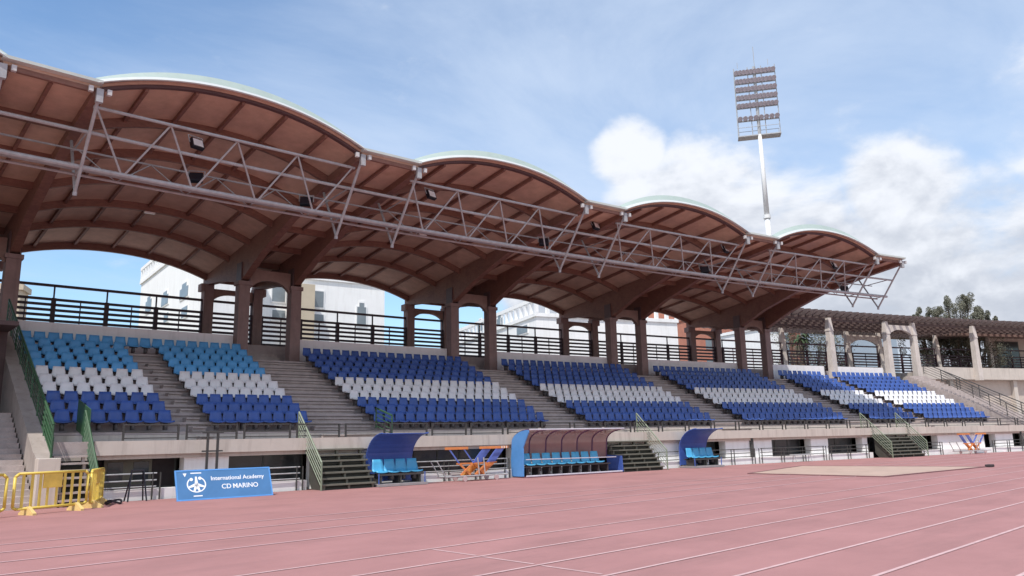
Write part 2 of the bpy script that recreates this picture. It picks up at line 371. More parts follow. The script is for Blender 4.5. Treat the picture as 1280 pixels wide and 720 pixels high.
# doors and glazing set inside the openings
openings = [(2.42, 5.28), (6.80, 9.95), (13.75, 19.6), (23.2, 28.4), (30.6, 34.2), (38.1, 41.6), (43.2, 46.5), (47.0, 54.3), (59.4, 60.7), (62.7, 64.2)]
for i, (a, b) in enumerate(openings):
    fm = MB(); nw = max(1, int((b - a) / 1.1))
    for j in range(nw + 1):
        x = a + .04 + (b - a - .08) * j / nw; fm.sbox(x - .035, x + .035, 1.20, 1.27, .36, 1.30)
    fm.sbox(a, b, 1.19, 1.28, .30, .37)
    f = fm.build('window_frame', M_FRAME, GS)
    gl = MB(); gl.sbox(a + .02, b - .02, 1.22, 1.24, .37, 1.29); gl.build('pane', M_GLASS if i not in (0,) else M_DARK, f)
dr = MB()
dr.sbox(2.95, 4.43, 1.05, 1.12, .36, 1.28)
dd = dr.build('door', mat('dull_green_door', (0.13, 0.12, 0.09), .6), GS)
gd = MB()
for x in (3.05, 3.85): gd.sbox(x, x + .48, 1.035, 1.048, .55, 1.2)
gd.build('door_glass', M_GLASS, dd)
# rear low wall behind the top row
def backwall(a, b, zt=7.16):
    w = MB(); w.sbox(a, b, 11.30, 11.48, 6.0, zt); w.build('back_wall', M_WALL, GS)
backwall(-10.8, -1.6)
for k in range(4): backwall(PER * k + H_ + .34, PER * (k + 1) - H_ - .3)
backwall(50.45, 56.35); backwall(57.0, 63.1)
# roof geometry
D0, D1 = -1.45, 16.9
def zv(d): return 13.0 - .10 * (d + 1.45)
def under(x, d):      # x in -1..1 across a bay
    return zv(d) + 1.02 * (1 - abs(x) ** 2.15)
def shell(mb, s0, s1, d0, d1, off, th, ns=22):
    vs = []; c = (s0 + s1) / 2; h = (s1 - s0) / 2
    for i in range(ns + 1):
        x = -1 + 2 * i / ns; s = c + h * x
        for d in (d0, d1):
            z = under(x, d) + off; vs += [W(s, d, z), W(s, d, z + th)]
    fs = []
    for i in range(ns):
        a = 4 * i; b = a + 4
        fs += [(a, a + 2, b + 2, b), (a + 1, b + 1, b + 3, a + 3), (a, b, b + 1, a + 1), (a + 2, a + 3, b + 3, b + 2)]
    fs += [(0, 1, 3, 2), (4 * ns, 4 * ns + 2, 4 * ns + 3, 4 * ns + 1)]
    mb.add(vs, fs)
RIBS = [-1.30, 1.35, 4.25, 7.15, 10.05, 12.95, 16.55]
for k in range(-1, 4):
    a, b = PER * k + H_, PER * (k + 1) - H_; c = (a + b) / 2; h = (b - a) / 2
    dk = MB(); shell(dk, a - .02, b + .02, D0, D1, 0.0, .10); deck = dk.build('roof_vault', M_PLY, GS, smooth=False)
    sh = MB(); shell(sh, a - .12, b + .12, D0 - .10, D1 + .2, .105, .05, 28); sh.build('roof_sheet', mat('white_roof_edge', (0.62, 0.63, 0.62), .6, var=.05), deck)
    we = MB(); vs = []; ns = 28
    for i in range(ns + 1):
        x = -1 + 2 * i / ns; zf = under(x, D0 - .2)
        for dd_, dz in ((D0 - .24, .03), (D0 - .20, .0), (D0 - .02, .13), (D0 - .10, .17)): vs.append(W(c + (h + .1) * x, dd_, zf + dz))
    we.add(vs, [(4 * i + q, 4 * i + 4 + q, 4 * i + 4 + (q + 1) % 4, 4 * i + (q + 1) % 4) for i in range(ns) for q in range(4)] + [(0, 1, 2, 3), (4 * ns + 3, 4 * ns + 2, 4 * ns + 1, 4 * ns)])
    we.build('edge_flashing', mat('white_flashing', (0.52, 0.54, 0.53), .7, var=.06), deck)
    fa = MB(); ns = 28; vs = []
    for i in range(ns + 1):
        x = -1 + 2 * i / ns; zf = under(x, D0 - .2) + .16; hf = .17 + .20 * (1 - x * x)
        for dd_, dz in ((D0 - .10, 0), (D0 - .02, 0), (D0 + .25, hf), (D0 + .17, hf)): vs.append(W(c + (h + .1) * x, dd_, zf + dz))
    fa.add(vs, [(4 * i + q, 4 * i + 4 + q, 4 * i + 4 + (q + 1) % 4, 4 * i + (q + 1) % 4) for i in range(ns) for q in range(4)] + [(0, 1, 2, 3), (4 * ns + 3, 4 * ns + 2, 4 * ns + 1, 4 * ns)])
    fa.build('front_fascia', mat('pale_green_fascia', (0.36, 0.43, 0.39), .6, var=.06, dirt=((0.28, 0.34, 0.31), 1.5, 0.4)), deck)
    for j, rd in enumerate(RIBS):
        rb = MB(); dep = (.09 if j == 0 else .34); wd = .10 if j in (0, 6) else .08
        vs = []; ns = 20
        for i in range(ns + 1):
            x = -1 + 2 * i / ns; z = under(x, rd)
            for dd_, dz in ((-wd, -dep), (wd, -dep), (wd, .01), (-wd, .01)): vs.append(W(c + h * x, rd + dd_, z + dz))
        fs = [(4 * i + q, 4 * i + 4 + q, 4 * i + 4 + (q + 1) % 4, 4 * i + (q + 1) % 4) for i in range(ns) for q in range(4)] + [(0, 1, 2, 3), (4 * ns + 3, 4 * ns + 2, 4 * ns + 1, 4 * ns)]
        rb.add(vs, fs); rb.build('rib', M_WOOD if j else mat('edge_shadow_timber', (0.10, 0.05, 0.05), .6), deck)  # frontmost rib is a thin dark strip, painted as the roof edge shadow
    for j in range(-2, 3):
        s = c + 1.65 * j; x = (s - c) / h; pb = MB()
        A = [(D0 + .2, under(x, D0 + .2)), (D1 - .3, under(x, D1 - .3))]
        pb.add([W(s + e * .055, d, z + q) for d, z in A for e, q in ((-1, -.17), (1, -.17), (1, .01), (-1, .01))],
               [(0, 1, 2, 3), (7, 6, 5, 4), (0, 4, 5, 1), (1, 5, 6, 2), (2, 6, 7, 3), (3, 7, 4, 0)])
        pb.build('purlin', M_WOOD, deck)
for k in range(-1, 5):
    a, b = PER * k - H_, PER * k + H_
    dk = MB()
    dk.sweep([(D0, zv(D0) - .06), (D1, zv(D1) - .06), (D1, zv(D1) + .04), (D0, zv(D0) + .04)], a, b, 1); deck = dk.build('valley_deck', M_PLY, GS)
    sh = MB(); sh.sweep([(D0 - .22, zv(D0) + .05), (D1 + .2, zv(D1) + .05), (D1 + .2, zv(D1) + .15), (D0 - .22, zv(D0) + .15)], a - .05, b + .05 if k < 4 else b + .22, 1); sh.build('roof_sheet', M_ROOF, deck)
    pb = MB(); pb.sweep([(D0 + .2, zv(D0) - .22), (D1, zv(D1) - .2), (D1, zv(D1) - .05), (D0 + .2, zv(D0) - .05)], PER * k - .05, PER * k + .05, 1); pb.build('purlin', M_WOOD, deck)
    for rd in RIBS[1:]:
        rb = MB(); rb.sbox(a + .17, b - .17, rd - .07, rd + .07, zv(rd) - .36, zv(rd) - .05); rb.build('rib', M_WOOD, deck)
    fb = MB(); fb.sbox(a + .17, b - .17, D0 - .02, D0 + .1, zv(D0) - .22, zv(D0) - .062); fb.build('rib', M_WOOD, deck)
    for e, s in ((-1, a), (1, b)):
        if k == -1 and e == -1: continue
        bm_ = MB(); st_ = [(D0 + .05, 12.66), (1.5, 12.35), (5.0, 11.82), (8.3, 10.95), (10.75, 10.02), (11.55, 9.98), (14, 10.45), (17.0, 10.72)]
        vs = []
        for d, zb in st_:
            for w, z in ((-.17, zb), (.17, zb), (.17, zv(d) + .02), (-.17, zv(d) + .02)): vs.append(W(s + w, d, z))
        fs = [(4 * i + q, 4 * i + 4 + q, 4 * i + 4 + (q + 1) % 4, 4 * i + (q + 1) % 4) for i in range(len(st_) - 1) for q in range(4)] + [(0, 1, 2, 3), (4 * len(st_) - 1, 4 * len(st_) - 2, 4 * len(st_) - 3, 4 * len(st_) - 4)]
        bm_.add(vs, fs); beam = bm_.build('roof_beam', M_WOOD, GS)
        br = MB(); br.sbox(s - .10, s + .10, D0 - .12, D0 + .04, 12.45, 12.90); br.build('tip_bracket', M_STEEL, beam)
        for ee in (-.27, .27): br = MB(); br.sbox(s + ee - .065, s + ee + .065, D0 - .16, D0 - .02, 12.74, 12.92); br.build('tip_plate', mat('dull_white_steel', (0.58, 0.57, 0.56), .6), beam)
        # front column, steel flanges above the capital
        for D, zt, zb0, wd in ((11.12, 9.88, 5.9, .27), (16.7, 10.72, 6.88, .25)):
            co = MB(); co.sbox(s - wd, s + wd, D - .3, D + .3, zb0, zt); col = co.build('column', M_COL, GS, bevel=.02)
            cp = MB()
            if D < 12:
                cp.sbox(s - .33, s + .33, D - .36, D + .36, 9.72, 9.92); cp.build('capital', M_COL, col)
                fl = MB(); fl.sbox(s - .23, s - .175, D - .34, D + .34, 9.93, 10.9); fl.sbox(s + .175, s + .23, D - .34, D + .34, 9.93, 10.9); fl.build('steel_shoe', mat('brown_steel', (0.12, 0.075, 0.075), .55), col)
            else:
                cp.sbox(s - .42 if e < 0 else s + .26, s - .26 if e < 0 else s + .42, D - .3, D + .3, 10.3, 10.72); cp.build('corbel', M_COL, col)
    # arched cross pieces between the paired columns
    for D, z0, z1, rise in ((11.12, 9.55, 10.62, .55), (16.7, 9.85, 10.5, .38)):
        pm = MB(); hw = H_ - .28; ns = 10; vs = []
        for i in range(ns + 1):
            x = -1 + 2 * i / ns; zb = z0 + rise * (1 - abs(x) ** 2.6)
            for dd_, z in ((-.14, zb), (.14, zb), (.14, z1), (-.14, z1)): vs.append(W(PER * k + x * hw, D + dd_, z))
        fs = [(4 * i + q, 4 * i + 4 + q, 4 * i + 4 + (q + 1) % 4, 4 * i + (q + 1) % 4) for i in range(ns) for q in range(4)] + [(0, 1, 2, 3), (4 * ns + 3, 4 * ns + 2, 4 * ns + 1, 4 * ns)]
        pm.add(vs, fs); pm.build('arched_cross_piece', mat('brown_render', (0.27, 0.18, 0.15), .8), GS)

# side stair and its walls at the left end
ss = MB()
for i in range(17): ss.sbox(-2.2, .72, -.75 + .3 * i, -.75 + .3 * (i + 1) + (0 if i < 16 else 2.5), 0 if i < 3 else .172 * i - .3, .172 * (i + 1))
ss.build('side_stair', M_STEP, GS)
pw = MB(); pw.sweep([(-.62, 0), (-.62, 1.30), (.3, 1.62), (9.9, 6.85), (9.9, 0)], .76, 1.20, 1); pw.build('sloped_parapet', mat('weathered_shaded_parapet', (0.36, 0.31, 0.28), 0.85, var=0.12, scale=1.5, dirt=((0.22, 0.18, 0.16), 1.5, 0.6, (3, 3, .4))), GS)  # streaks are weathering; the darker overall tone stands in for shade
pp = MB(); pp.sbox(.66, 1.26, -1.05, -.64, 0, 1.42); pp.build('end_pier', M_SLAB, GS, bevel=.02)
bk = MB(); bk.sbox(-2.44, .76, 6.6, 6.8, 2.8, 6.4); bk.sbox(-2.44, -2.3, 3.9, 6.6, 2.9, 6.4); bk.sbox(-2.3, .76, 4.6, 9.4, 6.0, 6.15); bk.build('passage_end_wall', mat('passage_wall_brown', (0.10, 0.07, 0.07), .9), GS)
lw = MB(); lw.sbox(-10, -2.75, -.6, -.2, 0, 2.9); lw.build('left_wall', M_SLAB, GS)
lw = MB(); lw.sbox(-2.1, -1.55, 11.3, 11.5, 6.0, 9.9); lw.build('left_upper_wall', M_SLAB, GS)

# front stairs
def front_stair(s0, s1, label, material=M_GSTEP):
    root = empty('front_stair', W((s0 + s1) / 2, -.5, 0), label, 'stairs', 'short flights of steps from the track up to the walkway')
    mm = MB(); nst = 7
    for i in range(nst):
        z = 1.47 * (i + 1) / nst; d = -1.05 + .172 * i
        mm.sbox(s0, s1, d, d + .21, z - .06, z)
        for q in range(int((s1 - s0) / .9) + 1):
            x = s0 + .1 + (s1 - s0 - .2) * q / max(1, int((s1 - s0) / .9)); mm.sbox(x - .04, x + .04, d + .06, d + .20, max(0, z - .27), z - .06)
    mm.build('tread', material, root)
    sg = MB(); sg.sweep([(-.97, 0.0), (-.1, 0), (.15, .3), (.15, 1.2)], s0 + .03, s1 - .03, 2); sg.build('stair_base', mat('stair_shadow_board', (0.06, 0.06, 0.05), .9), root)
    return root
def stair_rail(s, label, side_panel=False, mt=M_GREEN):
    root = empty('stair_railing', W(s, -.5, 0), label, 'railing', 'sloping stair railings')
    p = MB(); lo = (-1.15, .02); hi = (.85, 1.92)
    a = MB(); a.tube(W(s, lo[0], 0), W(s, lo[0], .98), .035); a.build('post', mt, root); a = MB(); a.tube(W(s, hi[0] + .05, 1.88), W(s, hi[0] + .05, 2.88), .035); a.build('post', mt, root)
    hr = MB(); hr.tube(W(s, lo[0], .98), W(s, hi[0] + .05, 2.88), .035); hr.build('handrail', mt, root)
    for q in range(1, 6):
        f = q * .17 ; p.tube(W(s, lo[0], .98 - f), W(s, hi[0] + .05, 2.88 - f), .018)
    p.build('rail', mt, root)
    if side_panel:
        sp = MB(); sp.add([W(s, .35, 1.9), W(s, 2.0, 2.3), W(s, 2.0, 3.3), W(s, .35, 2.9)] + [W(s + .03, .35, 1.9), W(s + .03, 2.0, 2.3), W(s + .03, 2.0, 3.3), W(s + .03, .35, 2.9)],
                          [(0, 1, 2, 3), (7, 6, 5, 4), (0, 4, 5, 1), (1, 5, 6, 2), (2, 6, 7, 3), (3, 7, 4, 0)]); sp.build('side_panel', mt, root)
    return root
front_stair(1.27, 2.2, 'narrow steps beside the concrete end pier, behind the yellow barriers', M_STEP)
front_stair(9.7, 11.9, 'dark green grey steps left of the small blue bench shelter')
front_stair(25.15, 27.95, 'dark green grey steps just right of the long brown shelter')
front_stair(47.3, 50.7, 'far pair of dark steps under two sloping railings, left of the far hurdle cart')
stair_rail(2.25, 'green sloping railing with upright sheet panel, behind the yellow barriers', True)
stair_rail(9.6, 'green sloping railing at the left of the steps beside the blue banner', mt=M_PGREEN)
stair_rail(28.05, 'sloping railing between the long brown shelter and the second small shelter', mt=M_PGREEN)
stair_rail(47.2, 'left of the two far sloping railings near the hurdle cart', mt=M_PGREEN)
stair_rail(50.8, 'right of the two far sloping railings near the hurdle cart', mt=M_PGREEN)
# terrace side rails
def slope_rail(s, pts, label, hgt=.95, mt=M_DGREEN, bars=5, sheet=None, posts=5):
    root = empty('sloping_railing', W(s, pts[0][0], pts[0][1]), label, 'railing')
    P0, P1 = pts; q = MB()
    for i in range(posts):
        f = i / (posts - 1); d = P0[0] + (P1[0] - P0[0]) * f; z = P0[1] + (P1[1] - P0[1]) * f
        q = MB(); q.tube(W(s, d, z), W(s, d, z + hgt), .03); q.build('post', mt, root)
    q = MB(); q.tube(W(s, P0[0], P0[1] + hgt), W(s, P1[0], P1[1] + hgt), .04); q.build('handrail', mt, root)
    q = MB()
    for b in range(1, bars + 1): 
        z = hgt * (1 - b / (bars + .6)); q.tube(W(s, P0[0], P0[1] + z), W(s, P1[0], P1[1] + z), .018)
    q.build('rail', mt, root)
    if sheet:
        a, b, f0, f1 = sheet
        q = MB(); L = lambda f, zz: W(s + .02, P0[0] + (P1[0] - P0[0]) * f, P0[1] + (P1[1] - P0[1]) * f + zz)
        L2 = lambda f, zz: W(s + .045, P0[0] + (P1[0] - P0[0]) * f, P0[1] + (P1[1] - P0[1]) * f + zz)
        q.hexa([L(f0, a), L(f1, a), L2(f1, a), L2(f0, a), L(f0, b), L(f1, b), L2(f1, b), L2(f0, b)]); q.build('side_panel', mt, root)
    return root
slope_rail(13.4, ((.4, 1.89), (1.75, 2.25)), 'short sloping railing rising behind the small blue bench shelter', .85, M_GREEN, 4, None, 2)
slope_rail(1.12, ((-.35, 1.42), (9.6, 6.75)), 'long green railing sloping up left of the light blue seats', .98, M_GREEN, 5, (.02, .60, 0, .17), 9)
slope_rail(64.55, ((.5, 1.9), (6.9, 5.6)), 'long dark railing sloping down at the right end of the seats', 1.0, M_DGREEN, 4, None, 6)
slope_rail(66.9, ((.5, 1.9), (10.4, 6.6)), 'outer dark railing of the right end stair beside the shaded wall', 1.0, M_DGREEN, 4, None, 7)
rs_ = MB()
for i in range(26): rs_.sbox(64.7, 66.8, .5 + .38 * i, .5 + .38 * (i + 1) + .02, 1.885, 1.89 + .172 * (i + 1))
rs_.build('end_stair', M_STEP, GS)

# walkway railing panels
WG = 'low dark railing panels along the walkway edge'
def ordw(n):
    return ORD[n] if n <= 20 else ('twenty' if n < 30 else 'thirty' if n < 40 else 'forty') + ('-' + ORD[n % 10] if n % 10 else 'th')
def walk_panel(a, b, i=0):
    root = empty('walkway_railing', W((a + b) / 2, .25, 1.89), 'low dark railing panel on the walkway edge, %s from the left' % ordw(i + 1), 'railing', WG)
    q = MB()
    for x in (a, b): q = MB(); q.bar(W(x, .25, 1.89), W(x, .25, 2.42), .06, .06); q.build('post', M_DGREEN, root)
    q = MB(); q.tube(W(a, .25, 2.40), W(b, .25, 2.40), .024); q.tube(W(a, .25, 2.15), W(b, .25, 2.15), .018); q.tube(W(a, .25, 1.97), W(b, .25, 1.97), .016); q.build('rail', M_DGREEN, root)
panels = []
x = 2.97 - 2.0
gaps = [(10.9, 11.0)]
x = 3.25
while x < 86:
    a, b = x, x + 1.72
    if not any(c0 - .2 < (a + b) / 2 < c1 + .2 for c0, c1 in ()): panels.append((a, b))
    x += 2.0
for i, (a, b) in enumerate(panels): walk_panel(a, b, i)
# lower pipe rails in front of the openings
PG = 'pipe railings in front of the ground floor openings'
def pipe_rail(a, b, label):
    root = empty('pipe_railing', W((a + b) / 2, .02, 0), label, 'railing', PG)
    q = MB(); n_ = max(1, round((b - a) / 1.9))
    for i in range(n_ + 1):
        x = a + (b - a) * i / n_
        for e in (-.12, .12): q = MB(); q.tube(W(x + e, .02, 0), W(x + e, .02, .86), .028); q.build('post', M_DGREEN, root)
    q = MB()
    for z in (.84, .62, .42): q.tube(W(a, .02, z), W(b, .02, z), .022)
    q.build('rail', M_STEEL if a < 23 else M_DGREEN, root)
pipe_rail(2.5, 4.3, 'grey pipe railing left of the blue banner'); pipe_rail(7.6, 9.3, 'grey pipe railing between the blue banner and the green steps')
pipe_rail(14.2, 19.0, 'grey pipe railing behind the near hurdle cart'); pipe_rail(28.5, 30.4, 'short pipe railing left of the second small shelter')
pipe_rail(32.6, 36.0, 'pipe railing right of the second small shelter'); pipe_rail(36.6, 42.3, 'pipe railing crossing the window beyond the dark drainpipe')
pipe_rail(42.8, 46.4, 'pipe railing just left of the far steps'); pipe_rail(52.0, 54.0, 'short pipe railing left of the far hurdle cart')
pipe_rail(59.8, 66.5, 'pipe railing at the far right of the stand')

# rear promenade fence
FG = 'dark slatted fence panels along the rear promenade'
def fence(a, b, z0, label, posts=None):
    root = empty('promenade_fence', W((a + b) / 2, 16.7, 6.9), label, 'fence', FG)
    q = MB(); q.bar(W(a, 16.7, 9.80), W(b, 16.7, 9.80), .12, .13); q.build('top_rail', M_FENCE, root)
    z = 9.10; q = MB()
    while z > z0:
        n_ = max(1, int((b - a) / 3))
        for i in range(n_): q.bar(W(a + (b - a) * i / n_, 16.7, z), W(a + (b - a) * (i + 1) / n_, 16.7, z), .07, .135)
        z -= .27
    q.build('slats', M_FENCE, root)
    n_ = max(1, round((b - a) / 2.33))
    for i in range(n_ + 1):
        if b - a < 3 and i in (0,): continue
        x = a + (b - a) * i / n_
        q = MB(); q.bar(W(x, 16.62, 6.9), W(x, 16.62, 9.16), .20, .16); q.bar(W(x, 16.66, 9.16), W(x, 16.66, 9.78), .07, .07); q.build('post', M_FENCE, root)
        if i < n_:
            q = MB(); xm = x + (b - a) / n_ / 2; q.bar(W(xm, 16.63, 6.9), W(xm, 16.63, 9.12), .05, .05); q.build('stiffener', M_FENCE, root)
bn = ['above the leftmost light blue seats', 'above the third seat block', 'above the fourth seat block', 'above the fifth seat block']
fence(-10.5, -1.6, 6.95, 'dark slatted fence at the far left edge behind the leftmost column')
for k in range(4): fence(PER * k + H_ + .26, PER * (k + 1) - H_ - .26, 6.95, 'wide dark slatted fence ' + bn[k])
pn = ['first', 'second', 'third', 'fourth', 'last']
for k in range(5): fence(PER * k - H_ + .26, PER * k + H_ - .26, 6.95, 'narrow slatted fence between the ' + pn[k] + ' column pair from the left')
fence(50.6, 57.1, 6.95, 'slatted fence just right of the roof end, left of the pergola pillar')
fence(57.7, 64.6, 6.95, 'slatted fence between the first pergola pillars'); fence(65.4, 68.6, 6.95, 'slatted fence seen through the pergola arch')
fence(69.3, 75.8, 6.95, 'slatted fence between pergola pillars in front of the tree'); fence(76.5, 88, 6.95, 'slatted fence at the far right edge')

# ------------------------------------------------------------------ roof front truss with catwalk
TR = empty('lighting_truss', W(24, 0, 10.1), 'long pale steel truss with catwalk hanging below the front edge of the roof', 'truss')
def long_tube(name, d, z, r, a=-13, b=50.4, mt=M_STEEL):
    q = MB(); n_ = 30
    for i in range(n_): q.tube(W(a + (b - a) * i / n_, d, z), W(a + (b - a) * (i + 1) / n_, d, z), r, 8)
    q.build(name, mt, TR)
long_tube('bottom_chord', .2, 10.78, .082); long_tube('bottom_chord', .95, 10.74, .045)
long_tube('middle_chord', -.32, 11.84, .062); long_tube('handrail', 1.25, 11.72, .035)
q = MB(); q.sbox(-13, 50.3, .28, .9, 10.86, 10.89); q.build('catwalk_grating', M_STEEL, TR)
for k in range(-1, 5):
    for e in (-1, 1):
        s = PER * k + e * H_
        if s < -11: continue
        q = MB(); q.tube(W(s, -1.35, 12.62), W(s, .68, 10.05), .055, 8); q.tube(W(s, .68, 10.05), W(s, 1.95, 12.25), .05, 8)
        q.tube(W(s, -.32, 11.84), W(s, 1.6, 11.75), .03); q.tube(W(s, .2, 10.78), W(s, 1.05, 10.72), .03); q.tube(W(s, .68, 10.05), W(s, .70, 9.93), .07, 8)
        q.build('hanger', M_STEEL, TR)
    if k < 4:
        q = MB(); a = PER * k
        tops = [a + t for t in (1.42, 3.76, 6.1, 8.44, 10.78)]; bots = [a + t for t in (2.59, 4.93, 7.27, 9.61)]
        q.tube(W(tops[0] - .1, -.80, 12.56), W(tops[-1] + .1, -.80, 12.56), .055, 8); q.build('top_chord', M_STEEL, TR)
        for i, bt in enumerate(bots):
            for tp in (tops[i], tops[i + 1]):
                q = MB(); q.tube(W(tp, -.80, 12.56), W(bt + (.06 if tp > bt else -.06), .16, 10.8), .036); q.build('diagonal', M_STEEL, TR)
                q = MB(); q.tube(W(tp, 1.25, 11.72), W(bt, .95, 10.74), .02); q.build('diagonal', M_STEEL, TR)
# floodlights on the truss
def flood_proto():
    root = empty('floodlight', (0, 0, 0), '', 'floodlight')
    q = MB(); q.box(-.24, .24, -.09, .09, -.2, .2); q.build('housing', M_BLACK, root, local=True, bevel=.02)
    q = MB(); q.box(-.19, .19, -.10, -.091, -.15, .15); q.build('lens', M_LENS, root, local=True)
    q = MB(); q.tube((-.28, 0, 0), (-.28, 0, .34), .02); q.tube((.28, 0, 0), (.28, 0, .34), .02); q.tube((-.28, 0, .34), (.28, 0, .34), .02); q.build('bracket', M_STEEL, root, local=True)
    return root
fp = flood_proto(); ff = True
fl = [(4.95, 0.1, 12.45, 1), (15.1, .1, 12.45, 1), (25.15, .2, 12.55, 1), (35.2, .2, 12.5, 1), (45.3, .2, 12.5, 1), (5.2, .75, 11.4, 0), (9.55, .75, 11.3, 0), (22.1, .75, 11.4, 0), (33.9, .75, 11.25, 0), (46.8, .75, 11.15, 0), (-4.5, .1, 12.45, 1)]
ln_ = ['first', 'second', 'third', 'fourth', 'fifth']
for i, (s, d, z, up_) in enumerate(fl):
    o = fp if ff else copy_tree(fp); ff = False
    o.location = W(s, d, z + .0)
    if i == 10: o['label'] = 'square floodlight with pale lens under the roof beyond the left edge'
    elif up_:
        o['label'] = 'square floodlight with pale lens under the roof, %s of five from the left' % ln_[i]; o.rotation_euler = (R_(-22), 0, -s / RR + .25)
    else:
        o['label'] = 'dark floodlight seen from behind on the catwalk, %s of five from the left' % ln_[i - 5]; o.rotation_euler = (R_(25), 0, -s / RR + math.pi - .5)
    if i == 10: o.rotation_euler = (R_(-22), 0, .3)
    o['category'] = 'floodlight'; o['group'] = 'floodlights under the roof'
# small tube lights on ribs
for i, (s, d) in enumerate([(5.9, 10.05), (18.6, 7.15)]):
    q = MB(); z = under(0.03, d) - .42; q.sbox(s, s + .45, d - .08, d + .08, z, z + .07)
    props(q.build('ceiling_lamp', M_LENS), 'small pale tube lamp on a timber rib, %s' % ('above the leftmost seats' if i == 0 else 'above the third seat block'), 'lamp', 'tube lamps on the ceiling ribs')

# ------------------------------------------------------------------ seats
def seat_mesh(mb, M, flip=1):
    # bucket: pan with rolled front, back tapering upward, short bracket below
    pw, bw0, bw1 = .252, .238, .198
    prof_ = [(-.22, -.045, pw), (-.21, .0, pw), (-.12, -.02, pw), (.02, -.03, pw - .005), (.12, .0, bw0), (.17, .10, bw0), (.205, .29, bw1 + .01), (.225, .415, bw1), (.25, .42, bw1 - .01)]
    vs = []; nx = 4
    for y, z, w in prof_:
        for i in range(nx + 1):
            x = -1 + 2 * i / nx; dz = .03 * x * x if z < .05 else 0; dy = -.035 * x * x if z >= .05 else 0
            vs.append(M @ Vector((x * w, y + dy, z + dz)))
    off = len(vs)
    for y, z, w in prof_:
        for i in range(nx + 1):
            x = -1 + 2 * i / nx; dz = .03 * x * x if z < .05 else 0; dy = -.035 * x * x if z >= .05 else 0
            vs.append(M @ Vector((x * w, y + dy + (.022 if z > .05 else 0), z + dz - (.022 if z <= .05 else 0))))
    fs = []; r_ = nx + 1
    for j in range(len(prof_) - 1):
        for i in range(nx):
            a = j * r_ + i; fs.append((a, a + 1, a + r_ + 1, a + r_)); fs.append((off + a, off + a + r_, off + a + r_ + 1, off + a + 1))
        a = j * r_; fs.append((a, a + r_, off + a + r_, off + a)); a = j * r_ + nx; fs.append((a, off + a, off + a + r_, a + r_))
    for i in range(nx):
        fs.append((i, off + i, off + i + 1, i + 1)); a = (len(prof_) - 1) * r_ + i; fs.append((a, a + 1, off + a + 1, off + a))
    mi = mb.mi
    mb.add(vs, fs)
    mb.mi = 1
    mb.box(-.05, .05, -.10, .16, -.30, -.05, M); mb.box(-.17, .17, -.03, .05, -.08, -.045, M)
    mb.mi = mi
M_PED = mat('seat_bracket_grey', (0.11, 0.10, 0.10), .6)
protos = {}
for key, mm in (('light blue', M_LB), ('royal blue', M_RB), ('white', M_WS)):
    q = MB(); seat_mesh(q, Matrix.Identity(4)); o = q.build('stadium_seat', [mm, M_PED], None, local=True, smooth=True); protos[key] = o.data
    bpy.data.objects.remove(o)
seats = []
def srow(r): 
    return rowd(r) + .37, tread(r) + .375
def block(a, b, n_, r0, r1, bi, lb):
    for r in range(r0, r1 + 1):
        d, z = srow(r)
        for i in range(n_):
            s = a + (b - a) * (i + .5) / n_
            colr = 'royal blue' if r < 3 else 'white' if r < 6 else ('light blue' if lb else 'royal blue')
            seats.append((s, d, z, colr, r, i, bi, n_))
block(1.62, 5.42, 7, 0, 9, 0, True); block(6.72, 10.66, 8, 0, 9, 1, True)
block(1.62, 10.62, 18, 10, 10, 9, True)
block(13.62, 23.12, 18, 0, 10, 2, False); block(25.8, 35.3, 18, 0, 10, 3, False); block(37.98, 47.48, 18, 0, 10, 4, False)
block(50.12, 54.8, 9, 0, 10, 5, False); block(55.95, 62.9, 13, 0, 10, 6, False)
seats.sort(key=lambda q: (W(q[0], q[1], q[2]) - CAM).length)
rown = {0: 'bottom row', 1: 'second row up', 2: 'third row up', 3: 'fourth row up', 4: 'fifth row up', 5: 'sixth row up', 6: 'seventh row up', 7: 'eighth row up', 8: 'ninth row up', 9: 'tenth row up', 10: 'top row'}
blk = {0: 'leftmost block', 1: 'second block', 2: 'third block', 9: 'leftmost top row', 3: 'fourth block'}
nsx = [0]
for idx, (s, d, z, colr, r, i, bi, n_) in enumerate(seats):
    if idx < 300:
        o = bpy.data.objects.new('stadium_seat', protos[colr]); sc.collection.objects.link(o)
        o.location = W(s, d, z); o.rotation_euler = (R_(random.uniform(-1.2, 1.2)), 0, -s / RR + R_(random.uniform(-1.5, 1.5)))
        if bi == 9: lab = '%s seat, %s from the left in the top row above the two left blocks' % (colr, ORD[i + 1])
        else: lab = '%s seat, %s from the left in the %s of the %s' % (colr, ORD[i + 1], rown[r], blk[bi])
        props(o, lab, 'seat', 'seats on the grandstand terrace')
rest = MB()
for (s, d, z, colr, r, i, bi, n_) in seats[300:]:
    mi = {'light blue': 0, 'royal blue': 2, 'white': 3}[colr]
    M = Matrix.Translation(W(s, d, z)) @ Matrix.Rotation(-s / RR + R_(random.uniform(-1.5, 1.5)), 4, 'Z') @ Matrix.Rotation(R_(random.uniform(-1.2, 1.2)), 4, 'X')
    rest.mi = mi; seat_mesh(rest, M)
props(rest.build('far_stadium_seats', [M_LB, M_PED, M_RB, M_WS], smooth=True), 'royal blue and white seats filling the more distant blocks of the stand', 'seats', 'seats on the grandstand terrace', 'stuff')

